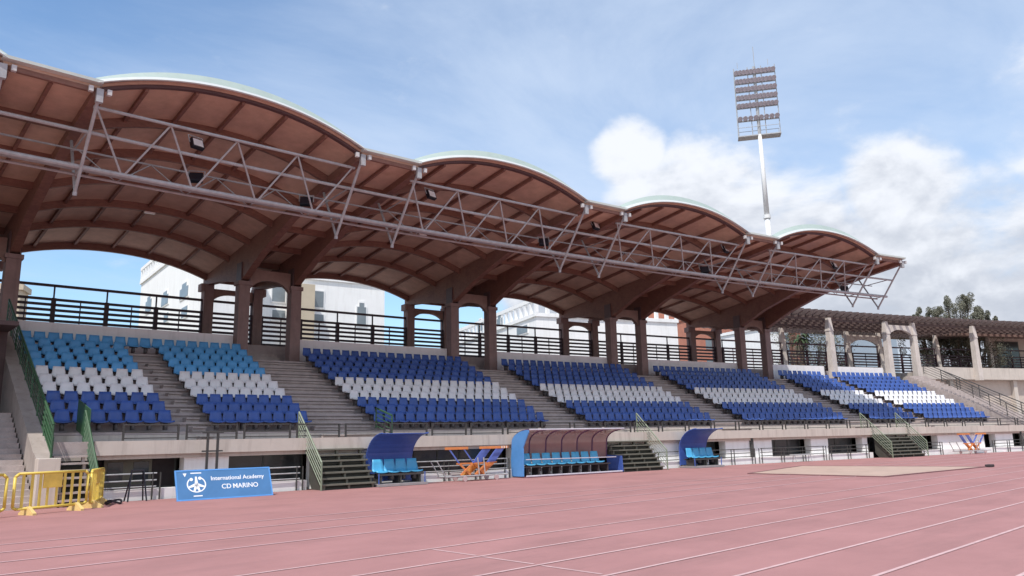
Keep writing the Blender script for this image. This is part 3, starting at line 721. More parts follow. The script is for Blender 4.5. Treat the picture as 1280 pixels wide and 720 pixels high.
# ------------------------------------------------------------------ track side objects
# banner board, leaning back
bl, br_ = W(4.42, -1.77, 0.02), W(7.53, -1.75, 0.02); tl, trr = W(4.37, -1.38, .91), W(7.44, -1.36, .93)
BN = empty('advertising_banner', (bl + br_) / 2, 'blue leaning banner board with white lettering and round club emblem beside the track', 'banner')
ex = (br_ - bl).normalized(); ey = (tl - bl); ey = (ey - ex * ey.dot(ex)).normalized(); ez = ex.cross(ey)
BM = Matrix((ex, ey, ez)).transposed().to_4x4(); BM.translation = bl
wB = (br_ - bl).length; hB = .97
q = MB(); q.box(0, wB, 0, hB, -.03, 0, BM); q.build('board', M_BAN, BN)
q = MB()
for a in ((0, wB, -.02, .025), (0, wB, hB - .025, hB + .02)): q.box(a[0], a[1], a[2], a[3], -.035, .008, BM)
for a in ((-.02, .025), (wB - .025, wB + .02)): q.box(a[0], a[1], -.02, hB + .02, -.036, .007, BM)
q.build('edge_trim', M_LBLUE, BN)
q = MB()
for x in (.3, wB - .3): q.tube(BM @ Vector((x, hB * .8, -.03)), W(4.42 + x, -1.05, 0), .02)
q.build('prop_leg', M_STEEL, BN)
def text_part(txt, x, y, size, mt, parent, base, name='lettering', sx=1.0):
    c = bpy.data.curves.new('txt', 'FONT'); c.body = txt; c.size = size; c.align_x = 'LEFT'; c.align_y = 'CENTER'; c.extrude = .002; c.offset = size * .012
    o = bpy.data.objects.new('txt', c); sc.collection.objects.link(o); bpy.context.view_layer.update()
    me = bpy.data.meshes.new_from_object(o.evaluated_get(bpy.context.evaluated_depsgraph_get())); bpy.data.objects.remove(o)
    root = parent
    while root.parent: root = root.parent
    T = Matrix.Translation(-Vector(root.location)) @ base @ Matrix.Translation((x, y, .004)) @ Matrix.Diagonal((sx, 1, 1, 1))
    me.transform(T); me.materials.clear(); me.materials.append(mt)
    ob = bpy.data.objects.new(name, me); sc.collection.objects.link(ob); ob.parent = parent; return ob
def words(line, cx_, y, size):
    ws = line.split(); parts = [text_part(w_, 0, y, size, M_TXT, BN, BM) for w_ in ws]
    off = BM.inverted().to_3x3(); spans = []
    for p_ in parts:
        xs = [(off @ (v.co + Vector(BN.location) - BM.translation)).x for v in p_.data.vertices]; spans.append((min(xs), max(xs)))
    tot = sum(b_ - a_ for a_, b_ in spans) + size * .3 * (len(ws) - 1); x_ = cx_ - tot / 2
    for p_, (a_, b_) in zip(parts, spans):
        p_.data.transform(Matrix.Translation(ex * (x_ - a_))); x_ += (b_ - a_) + size * .3
words('International Academy', 1.98, .67, .195)
words('CD MARINO', 2.02, .38, .22)
# emblem: ring and star-shaped figures
q = MB(); cx, cyy, rr = .62, .50, .27
for i in range(26):
    a0, a1 = 2 * math.pi * (i + .0) / 26, 2 * math.pi * (i + 1) / 26
    if 0.9 < (a0 % (2 * math.pi)) < 2.2: continue
    q.add([BM @ Vector((cx + math.cos(a) * r_ * 1.12, cyy + math.sin(a) * r_, .004)) for a, r_ in ((a0, rr), (a1, rr), (a1, rr - .035), (a0, rr - .035))], [(0, 1, 2, 3)])
for ang in (90, 180 + 20, 340, 250, 290):
    a = R_(ang); L = .26; w = .055
    dx, dy = math.cos(a), math.sin(a); nx_, ny_ = -dy, dx
    q.add([BM @ Vector((cx + nx_ * w, cyy + ny_ * w, .006)), BM @ Vector((cx - nx_ * w, cyy - ny_ * w, .006)), BM @ Vector((cx + dx * L - nx_ * w * .5, cyy + dy * L - ny_ * w * .5, .006)), BM @ Vector((cx + dx * L + nx_ * w * .5, cyy + dy * L + ny_ * w * .5, .006))], [(0, 1, 2, 3)])
for (ox, oy, r2) in ((-.15, .17, .055), (.12, .20, .055)):
    q.add([BM @ Vector((cx + ox + math.cos(2 * math.pi * i / 12) * r2, cyy + oy + math.sin(2 * math.pi * i / 12) * r2, .006)) for i in range(12)], [tuple(range(12))])
q.add([BM @ Vector(p) for p in ((.5, .10, .004), (.78, .10, .004), (.78, .135, .004), (.5, .135, .004))], [(0, 1, 2, 3)])
q.add([BM @ Vector(p) for p in ((.46, .86, .004), (.80, .86, .004), (.80, .895, .004), (.46, .895, .004))], [(0, 1, 2, 3)])
q.add([BM @ Vector(p) for p in ((.22, .88, .004), (.28, .76, .004), (.34, .88, .004))], [(0, 1, 2)])
q.build('emblem', M_TXT, BN)

# yellow barriers
def barrier_proto():
    root = empty('crowd_barrier', (0, 0, 0), '', 'barrier')
    L = 2.05; q = MB()
    pts = [(-L / 2 + .1, 0, 1.06), (L / 2 - .1, 0, 1.06), (L / 2, 0, .98), (L / 2, 0, .22), (L / 2 - .08, 0, .17), (-L / 2 + .08, 0, .17), (-L / 2, 0, .22), (-L / 2, 0, .98), (-L / 2 + .1, 0, 1.06)]
    q.path(pts, .038, 8); q.build('frame', M_YEL, root, local=True, smooth=True)
    for x in (-.8, -.56, -.34, .34, .56, .8):
        q = MB(); q.box(x - .035, x + .035, -.018, .018, .2, 1.03); q.build('upright', M_YEL, root, local=True, bevel=.008)
    q = MB(); q.box(-.26, .26, -.025, .025, .66, 1.03); q.build('sign_plate', mat('yellow_plate', (0.80, 0.56, 0.10), .45), root, local=True, bevel=.01)
    q = MB(); q.box(-.15, -.1, -.018, .018, .2, .66); q.box(.1, .15, -.018, .018, .2, .66); q.build('upright', M_YEL, root, local=True)
    for x in (-.62, .72):
        q = MB(); q.add([(x - .05, -.30, 0), (x + .05, -.30, 0), (x + .05, .30, 0), (x - .05, .30, 0), (x - .05, -.30, .05), (x + .05, -.30, .05), (x + .05, .30, .05), (x - .05, .30, .05), (x - .045, -.05, .22), (x + .045, -.05, .22), (x + .045, .05, .22), (x - .045, .05, .22)],
              [(3, 2, 1, 0), (0, 1, 5, 4), (1, 2, 6, 5), (2, 3, 7, 6), (3, 0, 4, 7), (4, 5, 9, 8), (5, 6, 10, 9), (6, 7, 11, 10), (7, 4, 8, 11), (8, 9, 10, 11)])
        q.build('foot', mat('yellow_foot', (0.74, 0.55, 0.22), .5), root, local=True)
    return root
b0 = barrier_proto()
def setb(o, s0, d0, s1, d1, label):
    a, b = W(s0, d0, 0), W(s1, d1, 0); o.location = (a + b) / 2; v = b - a; o.rotation_euler = (0, 0, math.atan2(v.y, v.x)); props(o, label, 'barrier', 'yellow plastic crowd barriers')
setb(b0, -.28, -3.25, 1.70, -2.45, 'yellow plastic barrier seen face on in front of the concrete end pier')
setb(copy_tree(b0), 1.80, -2.35, 2.55, -.55, 'yellow plastic barrier turned end on, right of the face on one')
setb(copy_tree(b0), -2.45, -4.1, -.42, -3.35, 'yellow plastic barrier cut off by the left edge of the picture')
# dark object lying beside barrier, rope coil
q = MB(); c0 = W(2.75, -1.15, .03)
pts = [c0 + Vector((math.cos(t_) * (.22 + .02 * math.sin(3 * t_)), math.sin(t_) * .2, .05 + .05 * math.sin(2 * t_))) for t_ in [i * .5 for i in range(27)]]
q.path(pts, .03); props(q.build('hose_coil', M_BLACK), 'small dark coil of hose lying right of the yellow barriers', 'hose')
# bicycle-like stand left of banner
def folding_sign(s, d, label):
    root = empty('folding_stand', W(s, d, 0), label, 'stand')
    q = MB(); q.tube(W(s - .28, d - .15, 0), W(s - .18, d, .95), .025); q.tube(W(s + .28, d - .15, 0), W(s + .18, d, .95), .025); q.build('leg', M_BLACK, root)
    q = MB(); q.tube(W(s - .28, d + .25, 0), W(s - .16, d, .95), .025); q.tube(W(s + .28, d + .25, 0), W(s + .16, d, .95), .025); q.build('leg', M_BLACK, root)
    q = MB(); q.tube(W(s - .2, d, .95), W(s + .2, d, .95), .03); q.tube(W(s - .23, d - .07, .5), W(s + .23, d - .07, .5), .02); q.build('cross_bar', M_BLACK, root)
folding_sign(3.6, -.35, 'low black folding stand standing left of the blue banner')
# tall dark twin-post frame behind banner
root = empty('twin_post_frame', W(5.95, -.3, 0), 'tall dark twin post frame with two crossbars behind the blue banner', 'frame')
q = MB(); q.bar(W(5.78, -.3, 0), W(5.78, -.3, 2.1), .07, .07); q.build('post', M_DGREEN, root)
q = MB(); q.bar(W(6.12, -.3, 0), W(6.12, -.3, 2.1), .07, .07); q.build('post', M_DGREEN, root)
q = MB(); q.bar(W(5.6, -.3, 2.12), W(6.3, -.3, 2.12), .07, .05); q.bar(W(5.6, -.3, 1.5), W(6.3, -.3, 1.5), .05, .05); q.build('crossbar', M_DGREEN, root)
for s, lab in ((36.3, 'dark drainpipe on the white wall between two ground floor windows'), (63.5, 'dark drainpipe on the wall at the far right')):
    q = MB(); q.tube(W(s, .36, 0), W(s, .36, 1.43), .12, 10); props(q.build('drainpipe', M_DGREEN), lab, 'drainpipe')

# shelters
def arc_prof(back, front, z0, zt, n_=9):
    pts = [(back, z0)]
    for i in range(n_ + 1):
        a = math.pi / 2 * i / n_
        pts.append((back - (back - front) * (1 - math.cos(a)) * 1.0, z0 + .75 + (zt - z0 - .75) * math.sin(a)))
    return pts
def shelter_small(s0, w, dz, label):
    root = empty('bench_shelter', (0, 0, 0), label, 'shelter')
    q = MB(); pr_ = arc_prof(.55, -.75, .15, 2.0); inner = [(d - .03 if i < 3 else d, z - (.03 if i >= 3 else 0)) for i, (d, z) in enumerate(pr_)]
    k = len(pr_); vs = []
    for x in (-w / 2, w / 2):
        vs += [(x, d, z) for d, z in pr_] + [(x, d, z) for d, z in inner]
    fs = []
    for i in range(k - 1):
        fs += [(i, i + 1, 2 * k + i + 1, 2 * k + i), (k + i, 3 * k + i, 3 * k + i + 1, k + i + 1), (i, k + i, k + i + 1, i + 1), (2 * k + i, 2 * k + i + 1, 3 * k + i + 1, 3 * k + i)]
    fs += [(k - 1, 2 * k - 1, 4 * k - 1, 3 * k - 1), (0, 2 * k, 3 * k, k)]
    q.add(vs, fs); q.build('curved_shell', M_DBLUE, root, local=True, smooth=False)
    for x in (-w / 2, w / 2):
        q = MB(); q.path([(x, d, z) for d, z in pr_], .028); q.path([(x, .55, .15), (x, .55, 0), (x, -.55, .02)], .028); q.tube((x, -.5, .02), (x, -.5, .5), .025); q.build('side_frame', M_DBLUE, root, local=True)
    q = MB(); q.box(-w / 2, w / 2, -.42, -.36, .40, .47); q.box(-w / 2, w / 2, .18, .24, .40, .47)
    for x in (-w / 2 + .15, 0, w / 2 - .15): q.box(x - .03, x + .03, -.4, .22, .0, .40)
    q.build('bench_frame', M_DGREEN, root, local=True)
    q = MB(); q.box(-w / 2 - .05, w / 2 + .05, -.65, .6, .012, .10); q.build('base', mat('grey_base', (0.30, 0.28, 0.28), .8), root, local=True)
    for i in range(4):
        q = MB(); x = -w / 2 + w * (i + .5) / 4
        seat_mesh(q, Matrix.Translation((x, -.10, .56)) @ Matrix.Scale(1.08, 4)); q.build('seat', [M_CYAN, M_PED], root, local=True, smooth=True)
    return root
place(shelter_small(0, 2.05, 0, 'small curved blue bench shelter with four seats beside the near steps'), 13.02, -.60, 0)
place(shelter_small(0, 2.0, 0, 'small curved blue bench shelter with four seats, farther one near the jump pit'), 31.1, -.60, 0)
def shelter_long():
    w = 5.75; root = empty('team_shelter', (0, 0, 0), 'long team shelter with brown tinted arched cover, dark ribs and blue end panels', 'shelter')
    pr_ = arc_prof(.55, -.72, .75, 2.06, 8); pr_ = pr_[1:]
    pr_ = [(.62, .72)] + pr_
    for j in range(6):
        x0, x1 = -w / 2 + w * j / 6 + .045, -w / 2 + w * (j + 1) / 6 - .045
        q = MB(); k = len(pr_); vs = []
        for x in (x0, x1): vs += [(x, d, z) for d, z in pr_]
        vs += [(x, d - .012, z - .012) for x in (x0, x1) for d, z in pr_]
        fs = [(i, i + 1, k + i + 1, k + i) for i in range(k - 1)] + [(2 * k + i, 3 * k + i, 3 * k + i + 1, 2 * k + i + 1) for i in range(k - 1)]
        q.add(vs, fs); q.build('cover_panel', M_TINT, root, local=True, smooth=True)
    for j in range(7):
        x = -w / 2 + w * j / 6; q = MB()
        q.path([(x, d, z) for d, z in pr_], .04); q.build('rib', M_RIB, root, local=True)
    for e in (-1, 1):
        x = e * w / 2; q = MB(); dd_ = -.05 if e < 0 else .05
        if e < 0: poly = [(.58, .05), (.62, .75)] + pr_[2:] + [(-.72, 1.95), (-.30, 1.3), (-.28, .05)]
        else: poly = [(.58, .05), (.60, .82), (-.45, .78), (-.5, .05)]
        vs = [(x, d, z) for d, z in poly] + [(x + dd_, d, z) for d, z in poly]; k = len(poly)
        q.add(vs, [tuple(range(k)), tuple(reversed(range(k, 2 * k)))] + [(i, (i + 1) % k, k + (i + 1) % k, k + i) for i in range(k)])
        q.build('end_panel', M_LBLUE if e < 0 else M_DBLUE, root, local=True)
    q = MB(); q.tube((-w / 2, -.72, 2.07), (w / 2, -.72, 2.07), .035); q.tube((-w / 2, -.45, .06), (w / 2, -.45, .06), .04); q.tube((-w / 2, .58, .06), (w / 2, .58, .06), .04); q.tube((-w / 2 - .05, -.5, .78), (w / 2 - .4, -.5, .74), .02)
    q.build('long_frame', mat('pale_lilac_steel', (0.55, 0.52, 0.58), .5), root, local=True)
    q = MB(); q.box(-w / 2 + .1, w / 2 - .6, -.30, -.25, .42, .48); q.box(-w / 2 + .1, w / 2 - .6, .2, .25, .42, .48)
    for i in range(9): x = -w / 2 + .25 + (w - 1.0) * i / 8; q.box(x - .03, x + .03, -.28, .23, .05, .42)
    q.build('bench_frame', M_DARK, root, local=True)
    for i in range(8):
        q = MB(); x = -w / 2 + .42 + .585 * i
        seat_mesh(q, Matrix.Translation((x, -.05, .57)) @ Matrix.Scale(1.1, 4)); q.build('seat', [M_CYAN, M_PED], root, local=True, smooth=True)
    q = MB(); q.box(-w / 2, w / 2, -.5, .6, .008, .04); q.build('base', mat('maroon_base', (0.16, 0.06, 0.08), .8), root, local=True)
    return root
place(shelter_long(), 22.15, -.62, 0)

# hurdle carts
def cart(L):
    root = empty('hurdle_cart', (0, 0, 0), '', 'cart')
    q = MB(); 
    for y in (-.35, .35): q.tube((-L / 2, y, .22), (L / 2, y, .22), .03)
    for x in (-L / 2, 0, L / 2): q.tube((x, -.35, .22), (x, .35, .22), .03)
    q.build('chassis', M_STEEL, root, local=True)
    for x in (-L * .22, L * .3):
        for y in (-.36, .36):
            q = MB(); q.tube((x, y - .03, .11), (x, y + .03, .11), .11, 14); q.build('wheel', mat('pink_grey_wheel', (0.5, 0.38, 0.37), .7), root, local=True)
    q = MB(); q.path([(-L / 2, -.25, .22), (-L / 2 - .42, -.25, .85), (-L / 2 - .42, .25, .85), (-L / 2, .25, .22)], .025); q.build('handle', M_STEEL, root, local=True)
    q = MB()
    for x in (.05, .35): q.tube((x, -.36, .22), (x - .08, -.36, .95), .025)
    q.build('stay', M_STEEL, root, local=True)
    return root
def hurdle(lean, c):
    root = empty('hurdle', (0, 0, 0), '', 'hurdle'); w = 1.15
    q = MB(); q.box(-w / 2 + lean, w / 2 + lean, -.03, -.012, 1.30, 1.40); q.build('top_board', M_ORANGE if c else mat('hurdle_white', (0.8, 0.72, 0.62), .5), root, local=True)
    for e in (-.36, .36):
        q = MB(); q.bar((e + lean, 0, 1.33), (e, 0, .72), .035, .05); q.build('upright', mat('hurdle_blue', (0.10, 0.16, 0.50), .4), root, local=True)
        q = MB(); q.bar((e, 0, .72), (e - lean * 1.1, 0, .26), .045, .07); q.build('leg', M_ORANGE if (c or e > 0) else mat('hurdle_amber', (0.78, .42, .06), .45), root, local=True)
    q = MB(); q.bar((-.5, 0, .72), (.5, 0, .72), .035, .05); q.build('cross_bar', M_ORANGE, root, local=True)
    return root
hp = {}
for key in ((-.5, 1), (.55, 0), (.55, 1)): hp[key] = hurdle(*key)
used = {k_: False for k_ in hp}
def put_h(key, s, d, label):
    o = hp[key] if not used[key] else copy_tree(hp[key]); used[key] = True
    place(o, s, d, 0); props(o, label, 'hurdle', 'stacked hurdles on the carts')
c1 = place(cart(3.1), 16.75, -.62, 0); c1['label'] = 'grey steel hurdle cart on small wheels between the two nearer shelters'; c1['group'] = 'hurdle carts'
c2 = place(copy_tree(c1), 56.3, -.62, 0); c2['label'] = 'grey steel hurdle cart at the far right in front of the white wall'; c2['group'] = 'hurdle carts'
pos = ['frontmost', 'second', 'third', 'fourth', 'rearmost']
pos = ['frontmost', 'second', 'third', 'fourth', 'fifth', 'sixth', 'rearmost']
for i in range(4): put_h((-.5, 1), 16.2 + .10 * i, -.90 + .15 * i, 'orange topped hurdle leaning left on the near cart, %s of its four' % (pos[i] if i < 3 else 'rearmost'))
for i in range(7):
    put_h((.55, (i + 1) % 2), 16.85 + .13 * i, -.94 + .09 * i, 'hurdle leaning right on the near cart, %s of its seven, %s top board' % (pos[i], 'orange' if i % 2 == 0 else 'pale'))
for i in range(3): put_h((-.5, 1), 55.8 + .12 * i, -.88 + .16 * i, 'orange topped hurdle leaning left on the far right cart, %s of its three' % (pos[i] if i < 2 else 'rearmost'))
for i in range(5): put_h((.55, (i + 1) % 2), 56.5 + .17 * i, -.9 + .12 * i, 'hurdle leaning right on the far right cart, %s of its five, %s top board' % (pos[i] if i < 4 else 'rearmost', 'orange' if i % 2 == 0 else 'pale'))
# low bench by the window
root = empty('low_bench', W(39.6, -.45, 0), 'low grey bench standing before the ground floor window beyond the drainpipe', 'bench')
q = MB(); q.sbox(38.7, 40.5, -.6, -.3, .40, .45); q.build('seat_plank', M_STEEL, root)
for x in (38.9, 40.3):
    q = MB(); q.tube(W(x, -.58, 0), W(x, -.5, .4), .02); q.tube(W(x, -.32, 0), W(x, -.4, .4), .02); q.build('leg', M_STEEL, root)
q = MB(); q.box(34.4, 34.9, -15.55, -15.3, 0.0, .12); props(q.build('take_off_weight', M_DARK, bevel=.03), 'small dark block lying at the right corner of the jump pit cover', 'weight')

# ------------------------------------------------------------------ pergola
PE = empty('pergola', W(68, 14, 6.9), 'long pergola of pale tapered pillars carrying a dark timber trellis, right of the roof', 'pergola')
def pillar(s, d, w, z0, zs, zt):
    def lvl(z, h): return [W(s + a * h, d + b * h, z) for a, b in ((-1, -1), (1, -1), (1, 1), (-1, 1))]
    q = MB(); q.hexa(lvl(z0, w * 1.08) + lvl(zs, w * .88)); p = q.build('pillar', M_PCOL, PE)
    q = MB(); q.hexa(lvl(zs, w * 1.02) + lvl(zs + .08, w * 1.02)); q.hexa(lvl(zs + .081, w * .95) + lvl(zt, w * .62)); q.build('cap', M_PCOL, p)
for s in (57.15, 63.75, 67.0, 74.5): pillar(s, 11.12, .25, 6.15, 10.15, 11.30)
for s in (57.35, 65.0, 68.9, 76.1, 83.0): pillar(s, 16.7, .22, 6.9, 9.95, 11.25)
for a, b, d, z0, z1, rise in ((63.75, 67.0, 11.12, 10.1, 11.0, .5), (65.0, 68.9, 16.7, 9.9, 10.9, .55)):
    pm = MB(); ns = 12; vs = []; c = (a + b) / 2; hw = (b - a) / 2 - .2
    for i in range(ns + 1):
        x = -1 + 2 * i / ns; zb = z0 + rise * (1 - abs(x) ** 2.3)
        for dd_, z in ((-.13, zb), (.13, zb), (.13, z1), (-.13, z1)): vs.append(W(c + x * hw, d + dd_, z))
    pm.add(vs, [(4 * i + q_, 4 * i + 4 + q_, 4 * i + 4 + (q_ + 1) % 4, 4 * i + (q_ + 1) % 4) for i in range(ns) for q_ in range(4)] + [(0, 1, 2, 3), (4 * ns + 3, 4 * ns + 2, 4 * ns + 1, 4 * ns)])
    pm.build('arch', M_PCOL, PE)
q = MB()
for d in (11.6, 16.2): q.sweep([(d - .1, 11.15), (d + .1, 11.15), (d + .1, 11.42), (d - .1, 11.42)], 51.8, 99.6, 24)
for i in range(4): d = 12.7 + i * 1.0; q.sweep([(d - .07, 11.2), (d + .07, 11.2), (d + .07, 11.4), (d - .07, 11.4)], 51.8, 99.6, 24)
q.build('long_beam', M_TREL, PE)
for i in range(62):
    s = 51.9 + i * .78; q = MB(); q.add([W(s + e * .10, d, z) for d, z0_, z1_ in ((10.2, 11.60, 11.80), (10.7, 11.42, 11.86), (20.4, 11.42, 11.86), (20.9, 11.6, 11.80)) for e, z in ((-1, z0_), (1, z0_), (1, z1_), (-1, z1_))],
        [(4 * j + k_, 4 * j + 4 + k_, 4 * j + 4 + (k_ + 1) % 4, 4 * j + (k_ + 1) % 4) for j in range(3) for k_ in range(4)] + [(0, 1, 2, 3), (15, 14, 13, 12)])
    q.build('rafter', M_TREL, PE)
q = MB()
for i in range(20): d = 11.2 + i * .47; q.sweep([(d - .05, 11.865), (d + .05, 11.865), (d + .05, 11.95), (d - .05, 11.95)], 51.6, 99.8, 24)
q.build('battens', M_TREL, PE)
# climbing plants as leafy clumps on trellis top are small: leaf cards with thickness of a crown
def leafmass(name, pts, size, mt, parent=None, n_per=30, seed=1, stretch=(1, 1, 1), **kw):
    rnd = random.Random(seed); q = MB()
    for (c, rad) in pts:
        for _ in range(int(n_per)):
            while True:
                v = Vector((rnd.uniform(-1, 1), rnd.uniform(-1, 1), rnd.uniform(-1, 1)))
                if v.length <= 1: break
            p = Vector(c) + Vector((v.x * rad * stretch[0], v.y * rad * stretch[1], v.z * rad * stretch[2]))
            u = Vector((rnd.gauss(0, 1), rnd.gauss(0, 1), rnd.gauss(0, 1))).normalized(); w = u.orthogonal().normalized(); sz = size * rnd.uniform(.5, 1.3)
            w2 = u.cross(w)
            q.add([p - w * sz, p + w2 * sz * .45, p + w * sz, p - w2 * sz * .45], [(0, 1, 2, 3)])
    return q.build(name, mt, parent, **kw)

# side building to the right
SBD = empty('side_building', W(78, 14, 0), 'pale concourse building with a wide parapet band and dark window at the right edge', 'building')
q = MB(); q.sweep([(11.3, 6.25), (11.3, 7.35), (11.55, 7.35), (11.55, 6.25)], 67.6, 112, 20); q.build('parapet_band', M_SLAB, SBD)
q = MB(); q.sweep([(11.55, 6.2), (11.55, 6.88), (26, 6.88), (26, 6.2)], 67.0, 112, 20); q.build('floor_slab', M_SLAB, SBD)
q = MB(); q.sweep([(11.95, 0), (11.95, 6.19), (12.3, 6.19), (12.3, 0)], 67.4, 112, 20); q.build('lower_wall', mat('cream_side_render', (0.52, 0.44, 0.38), .85, var=.06), SBD)
for s in (71.6, 79.6): q = MB(); q.sbox(s - .22, s + .22, 11.6, 11.94, 0, 6.19); q.build('column', M_SLAB, SBD)
q = MB(); q.sbox(84.4, 112, 18.0, 18.3, 6.89, 11.6); q.build('upper_wall', M_SLAB, SBD)
q = MB(); q.sbox(85.4, 88.3, 17.9, 18.0, 7.0, 10.95); wf = q.build('window', M_FRAME, SBD)
q = MB()
for a, b in ((85.52, 86.8), (86.9, 88.18)): q.sbox(a, b, 17.885, 17.898, 7.1, 8.9); q.sbox(a, b, 17.885, 17.898, 9.0, 10.85)
q.build('pane', M_GLASS, wf)
q = MB(); q.sweep([(14.2, 10.9), (14.2, 11.15), (30, 13.0), (30, 12.7)], 76.8, 112, 16); q.build('eaves_roof', mat('brown_soffit', (0.20, 0.13, 0.11), .8), SBD)
q = MB(); q.sbox(-14, 2, 26, 26.4, 0, 6.45)
q = MB(); q.sweep([(25.7, 0), (25.7, 6.45), (26, 6.45), (26, 0)], -14, 112, 50); q.build('rear_wall', M_WHITE, GS)
# ------------------------------------------------------------------ floodlight mast
def ray_at(u, v, D):
    w = fwd * 1.0 + rt2 * ((u - 640) / F_PX) + up2 * ((360 - v) / F_PX); w /= math.hypot(w.x, w.y); return CAM + w * D
DM = 110
base = ray_at(961, 295, DM); topb = ray_at(950.5, 168, DM); topp = ray_at(948.5, 82, DM)
bx, by = base.x, base.y
FM = empty('floodlight_mast', (bx, by, 0), 'tall white floodlight mast with a square rack of lamps above the roof', 'floodlight mast')
q = MB(); q.tube((bx, by, 0), (bx, by, 24), .44, 14, .41); q.tube((bx, by, 24), (bx, by, 31.5), .41, 14, .37); q.tube((bx, by, 31.5), (bx, by, topb.z), .36, 14, .26); q.build('pole', M_WSTEEL, FM, smooth=True)
q = MB(); q.tube((bx, by, 31.3), (bx, by, 31.8), .50, 14); q.build('collar', M_WSTEEL, FM)
zb, zt = topb.z, topp.z; hw = 2.85
fdir = Vector((CAM.x - bx, CAM.y - by, 0)).normalized()
fdir = Matrix.Rotation(R_(6), 3, 'Z') @ fdir
side = Vector((-fdir.y, fdir.x, 0))
Mm = Matrix((side, -fdir, Vector((0, 0, 1)))).transposed().to_4x4(); Mm.translation = Vector((bx, by, zb))
HH = zt - zb
q = MB()
for x in (-hw, -hw * .33, hw * .33, hw): q.bar(Mm @ Vector((x, 0, 0)), Mm @ Vector((x, 0, HH)), .09, .09)
q.bar(Mm @ Vector((0, .05, -1)), Mm @ Vector((0, .05, HH)), .34, .34)
rows_z = [.24, .43, .55, .67, .79, .92]
for f in [0.02] + rows_z: q.bar(Mm @ Vector((-hw, 0, HH * f - .3)), Mm @ Vector((hw, 0, HH * f - .3)), .16, .22)
q.build('rack', M_STEEL, FM)
q = MB(); q.box(-hw - .1, hw + .1, -.2, 1.5, -.15, .0, Mm)
for x in (-hw, 0, hw):
    q.bar(Mm @ Vector((x, 1.45, 0)), Mm @ Vector((x, 1.45, 1.2)), .06, .06)
q.bar(Mm @ Vector((-hw, 1.45, 1.2)), Mm @ Vector((hw, 1.45, 1.2)), .06, .06); q.bar(Mm @ Vector((-hw, -.2, 1.2)), Mm @ Vector((hw, -.2, 1.2)), .06, .06)
q.bar(Mm @ Vector((-hw, 1.5, 0)), Mm @ Vector((-hw, .6, HH)), .05, .05)
q.build('service_platform', M_STEEL, FM)
q = MB(); q.tube(Mm @ Vector((.1, 0, HH)), Mm @ Vector((.1, 0, HH + 3.1)), .05)
for x in (-hw * .8, hw * .7): q.tube(Mm @ Vector((x, 0, HH)), Mm @ Vector((x, 0, HH + .9)), .04)
q.build('lightning_rod', M_STEEL, FM)
lampbm = MB()
for f in rows_z:
    ncol = 11 if f > .4 else 8
    for i in range(ncol):
        x = -hw + .3 + (2 * hw - .6) * i / (ncol - 1)
        c = Mm @ Vector((x, -.35, HH * f)); dirv = (fdir + Vector((0, 0, -.75)) + side * .25).normalized()
        q = MB(); q.tube(c - dirv * .5, c + dirv * .14, .22, 10, .37); q.build('lamp', M_SIL, FM, smooth=False)

# ------------------------------------------------------------------ background buildings
def building(name, label, A, B, depth, z0, z1, wall, wins=(), winmat=M_WIN, crenel=0, extra=None, cat='building'):
    A = Vector((A[0], A[1], 0)); B = Vector((B[0], B[1], 0)); ex = (B - A); L = ex.length; ex.normalize(); ey = Vector((-ex.y, ex.x, 0))
    root = empty(name, (A + B) / 2 + Vector((0, 0, z0)), label, cat)
    M = Matrix((ex, ey, Vector((0, 0, 1)))).transposed().to_4x4(); M.translation = A
    q = MB(); q.box(0, L, 0, depth, z0, z1, M); q.build('wall', wall, root)
    q = MB(); q.box(-.15, L + .15, -.15, depth + .1, z1 + .002, z1 + .35, M); q.build('cornice', wall, root)
    if crenel:
        q = MB(); n_ = int(L / crenel)
        for i in range(n_ + 1): x = L * i / n_; q.box(x - .16, x + .16, -.1, .2, z1 + .35, z1 + 1.5, M)
        m_ = int(depth / crenel)
        for i in range(1, m_ + 1): y = depth * i / m_; q.box(-.12, .18, y - .16, y + .16, z1 + .35, z1 + 1.5, M); q.box(L - .18, L + .12, y - .16, y + .16, z1 + .35, z1 + 1.5, M)
        q.box(-.15, L + .15, -.15, .25, z1 + 1.5, z1 + 1.85, M); q.box(-.15, .2, .25, depth, z1 + 1.5, z1 + 1.85, M); q.build('roof_balustrade', wall, root)
    for wn in wins:
        if wn[0] == 'p':
            P_ = []
            for (u, v) in ((wn[1], (wn[3] + wn[4]) / 2), (wn[2], (wn[3] + wn[4]) / 2), ((wn[1] + wn[2]) / 2, wn[3]), ((wn[1] + wn[2]) / 2, wn[4])):
                w_ = fwd + rt2 * ((u - 640) / F_PX) + up2 * ((360 - v) / F_PX); t_ = (A - CAM).dot(ey) / w_.dot(ey); p_ = CAM + w_ * t_; P_.append(((p_ - A).dot(ex), p_.z))
            x0, x1, zb_, za, arch = P_[0][0], P_[1][0], P_[2][1], P_[3][1], wn[5]
        else: x0, x1, za, zb_, arch = wn
        f = MB(); fr_ = .12
        f.box(x0 - fr_, x1 + fr_, -.07, -.002, za - fr_, zb_ + fr_, M)
        if arch: f.box((x0 + x1) / 2 - (x1 - x0) * .3, (x0 + x1) / 2 + (x1 - x0) * .3, -.07, -.002, zb_ + fr_, zb_ + fr_ + .45, M)
        fo = f.build('window', wall, root)
        g_ = MB(); g_.box(x0, x1, -.10, -.073, za, zb_, M)
        if arch: g_.box((x0 + x1) / 2 - (x1 - x0) * .26, (x0 + x1) / 2 + (x1 - x0) * .26, -.10, -.073, zb_, zb_ + .4, M)
        g_.build('pane', winmat, fo)
    return root, M, L
def px(u, v, D): p = ray_at(u, v, D); return (p.x, p.y, p.z)
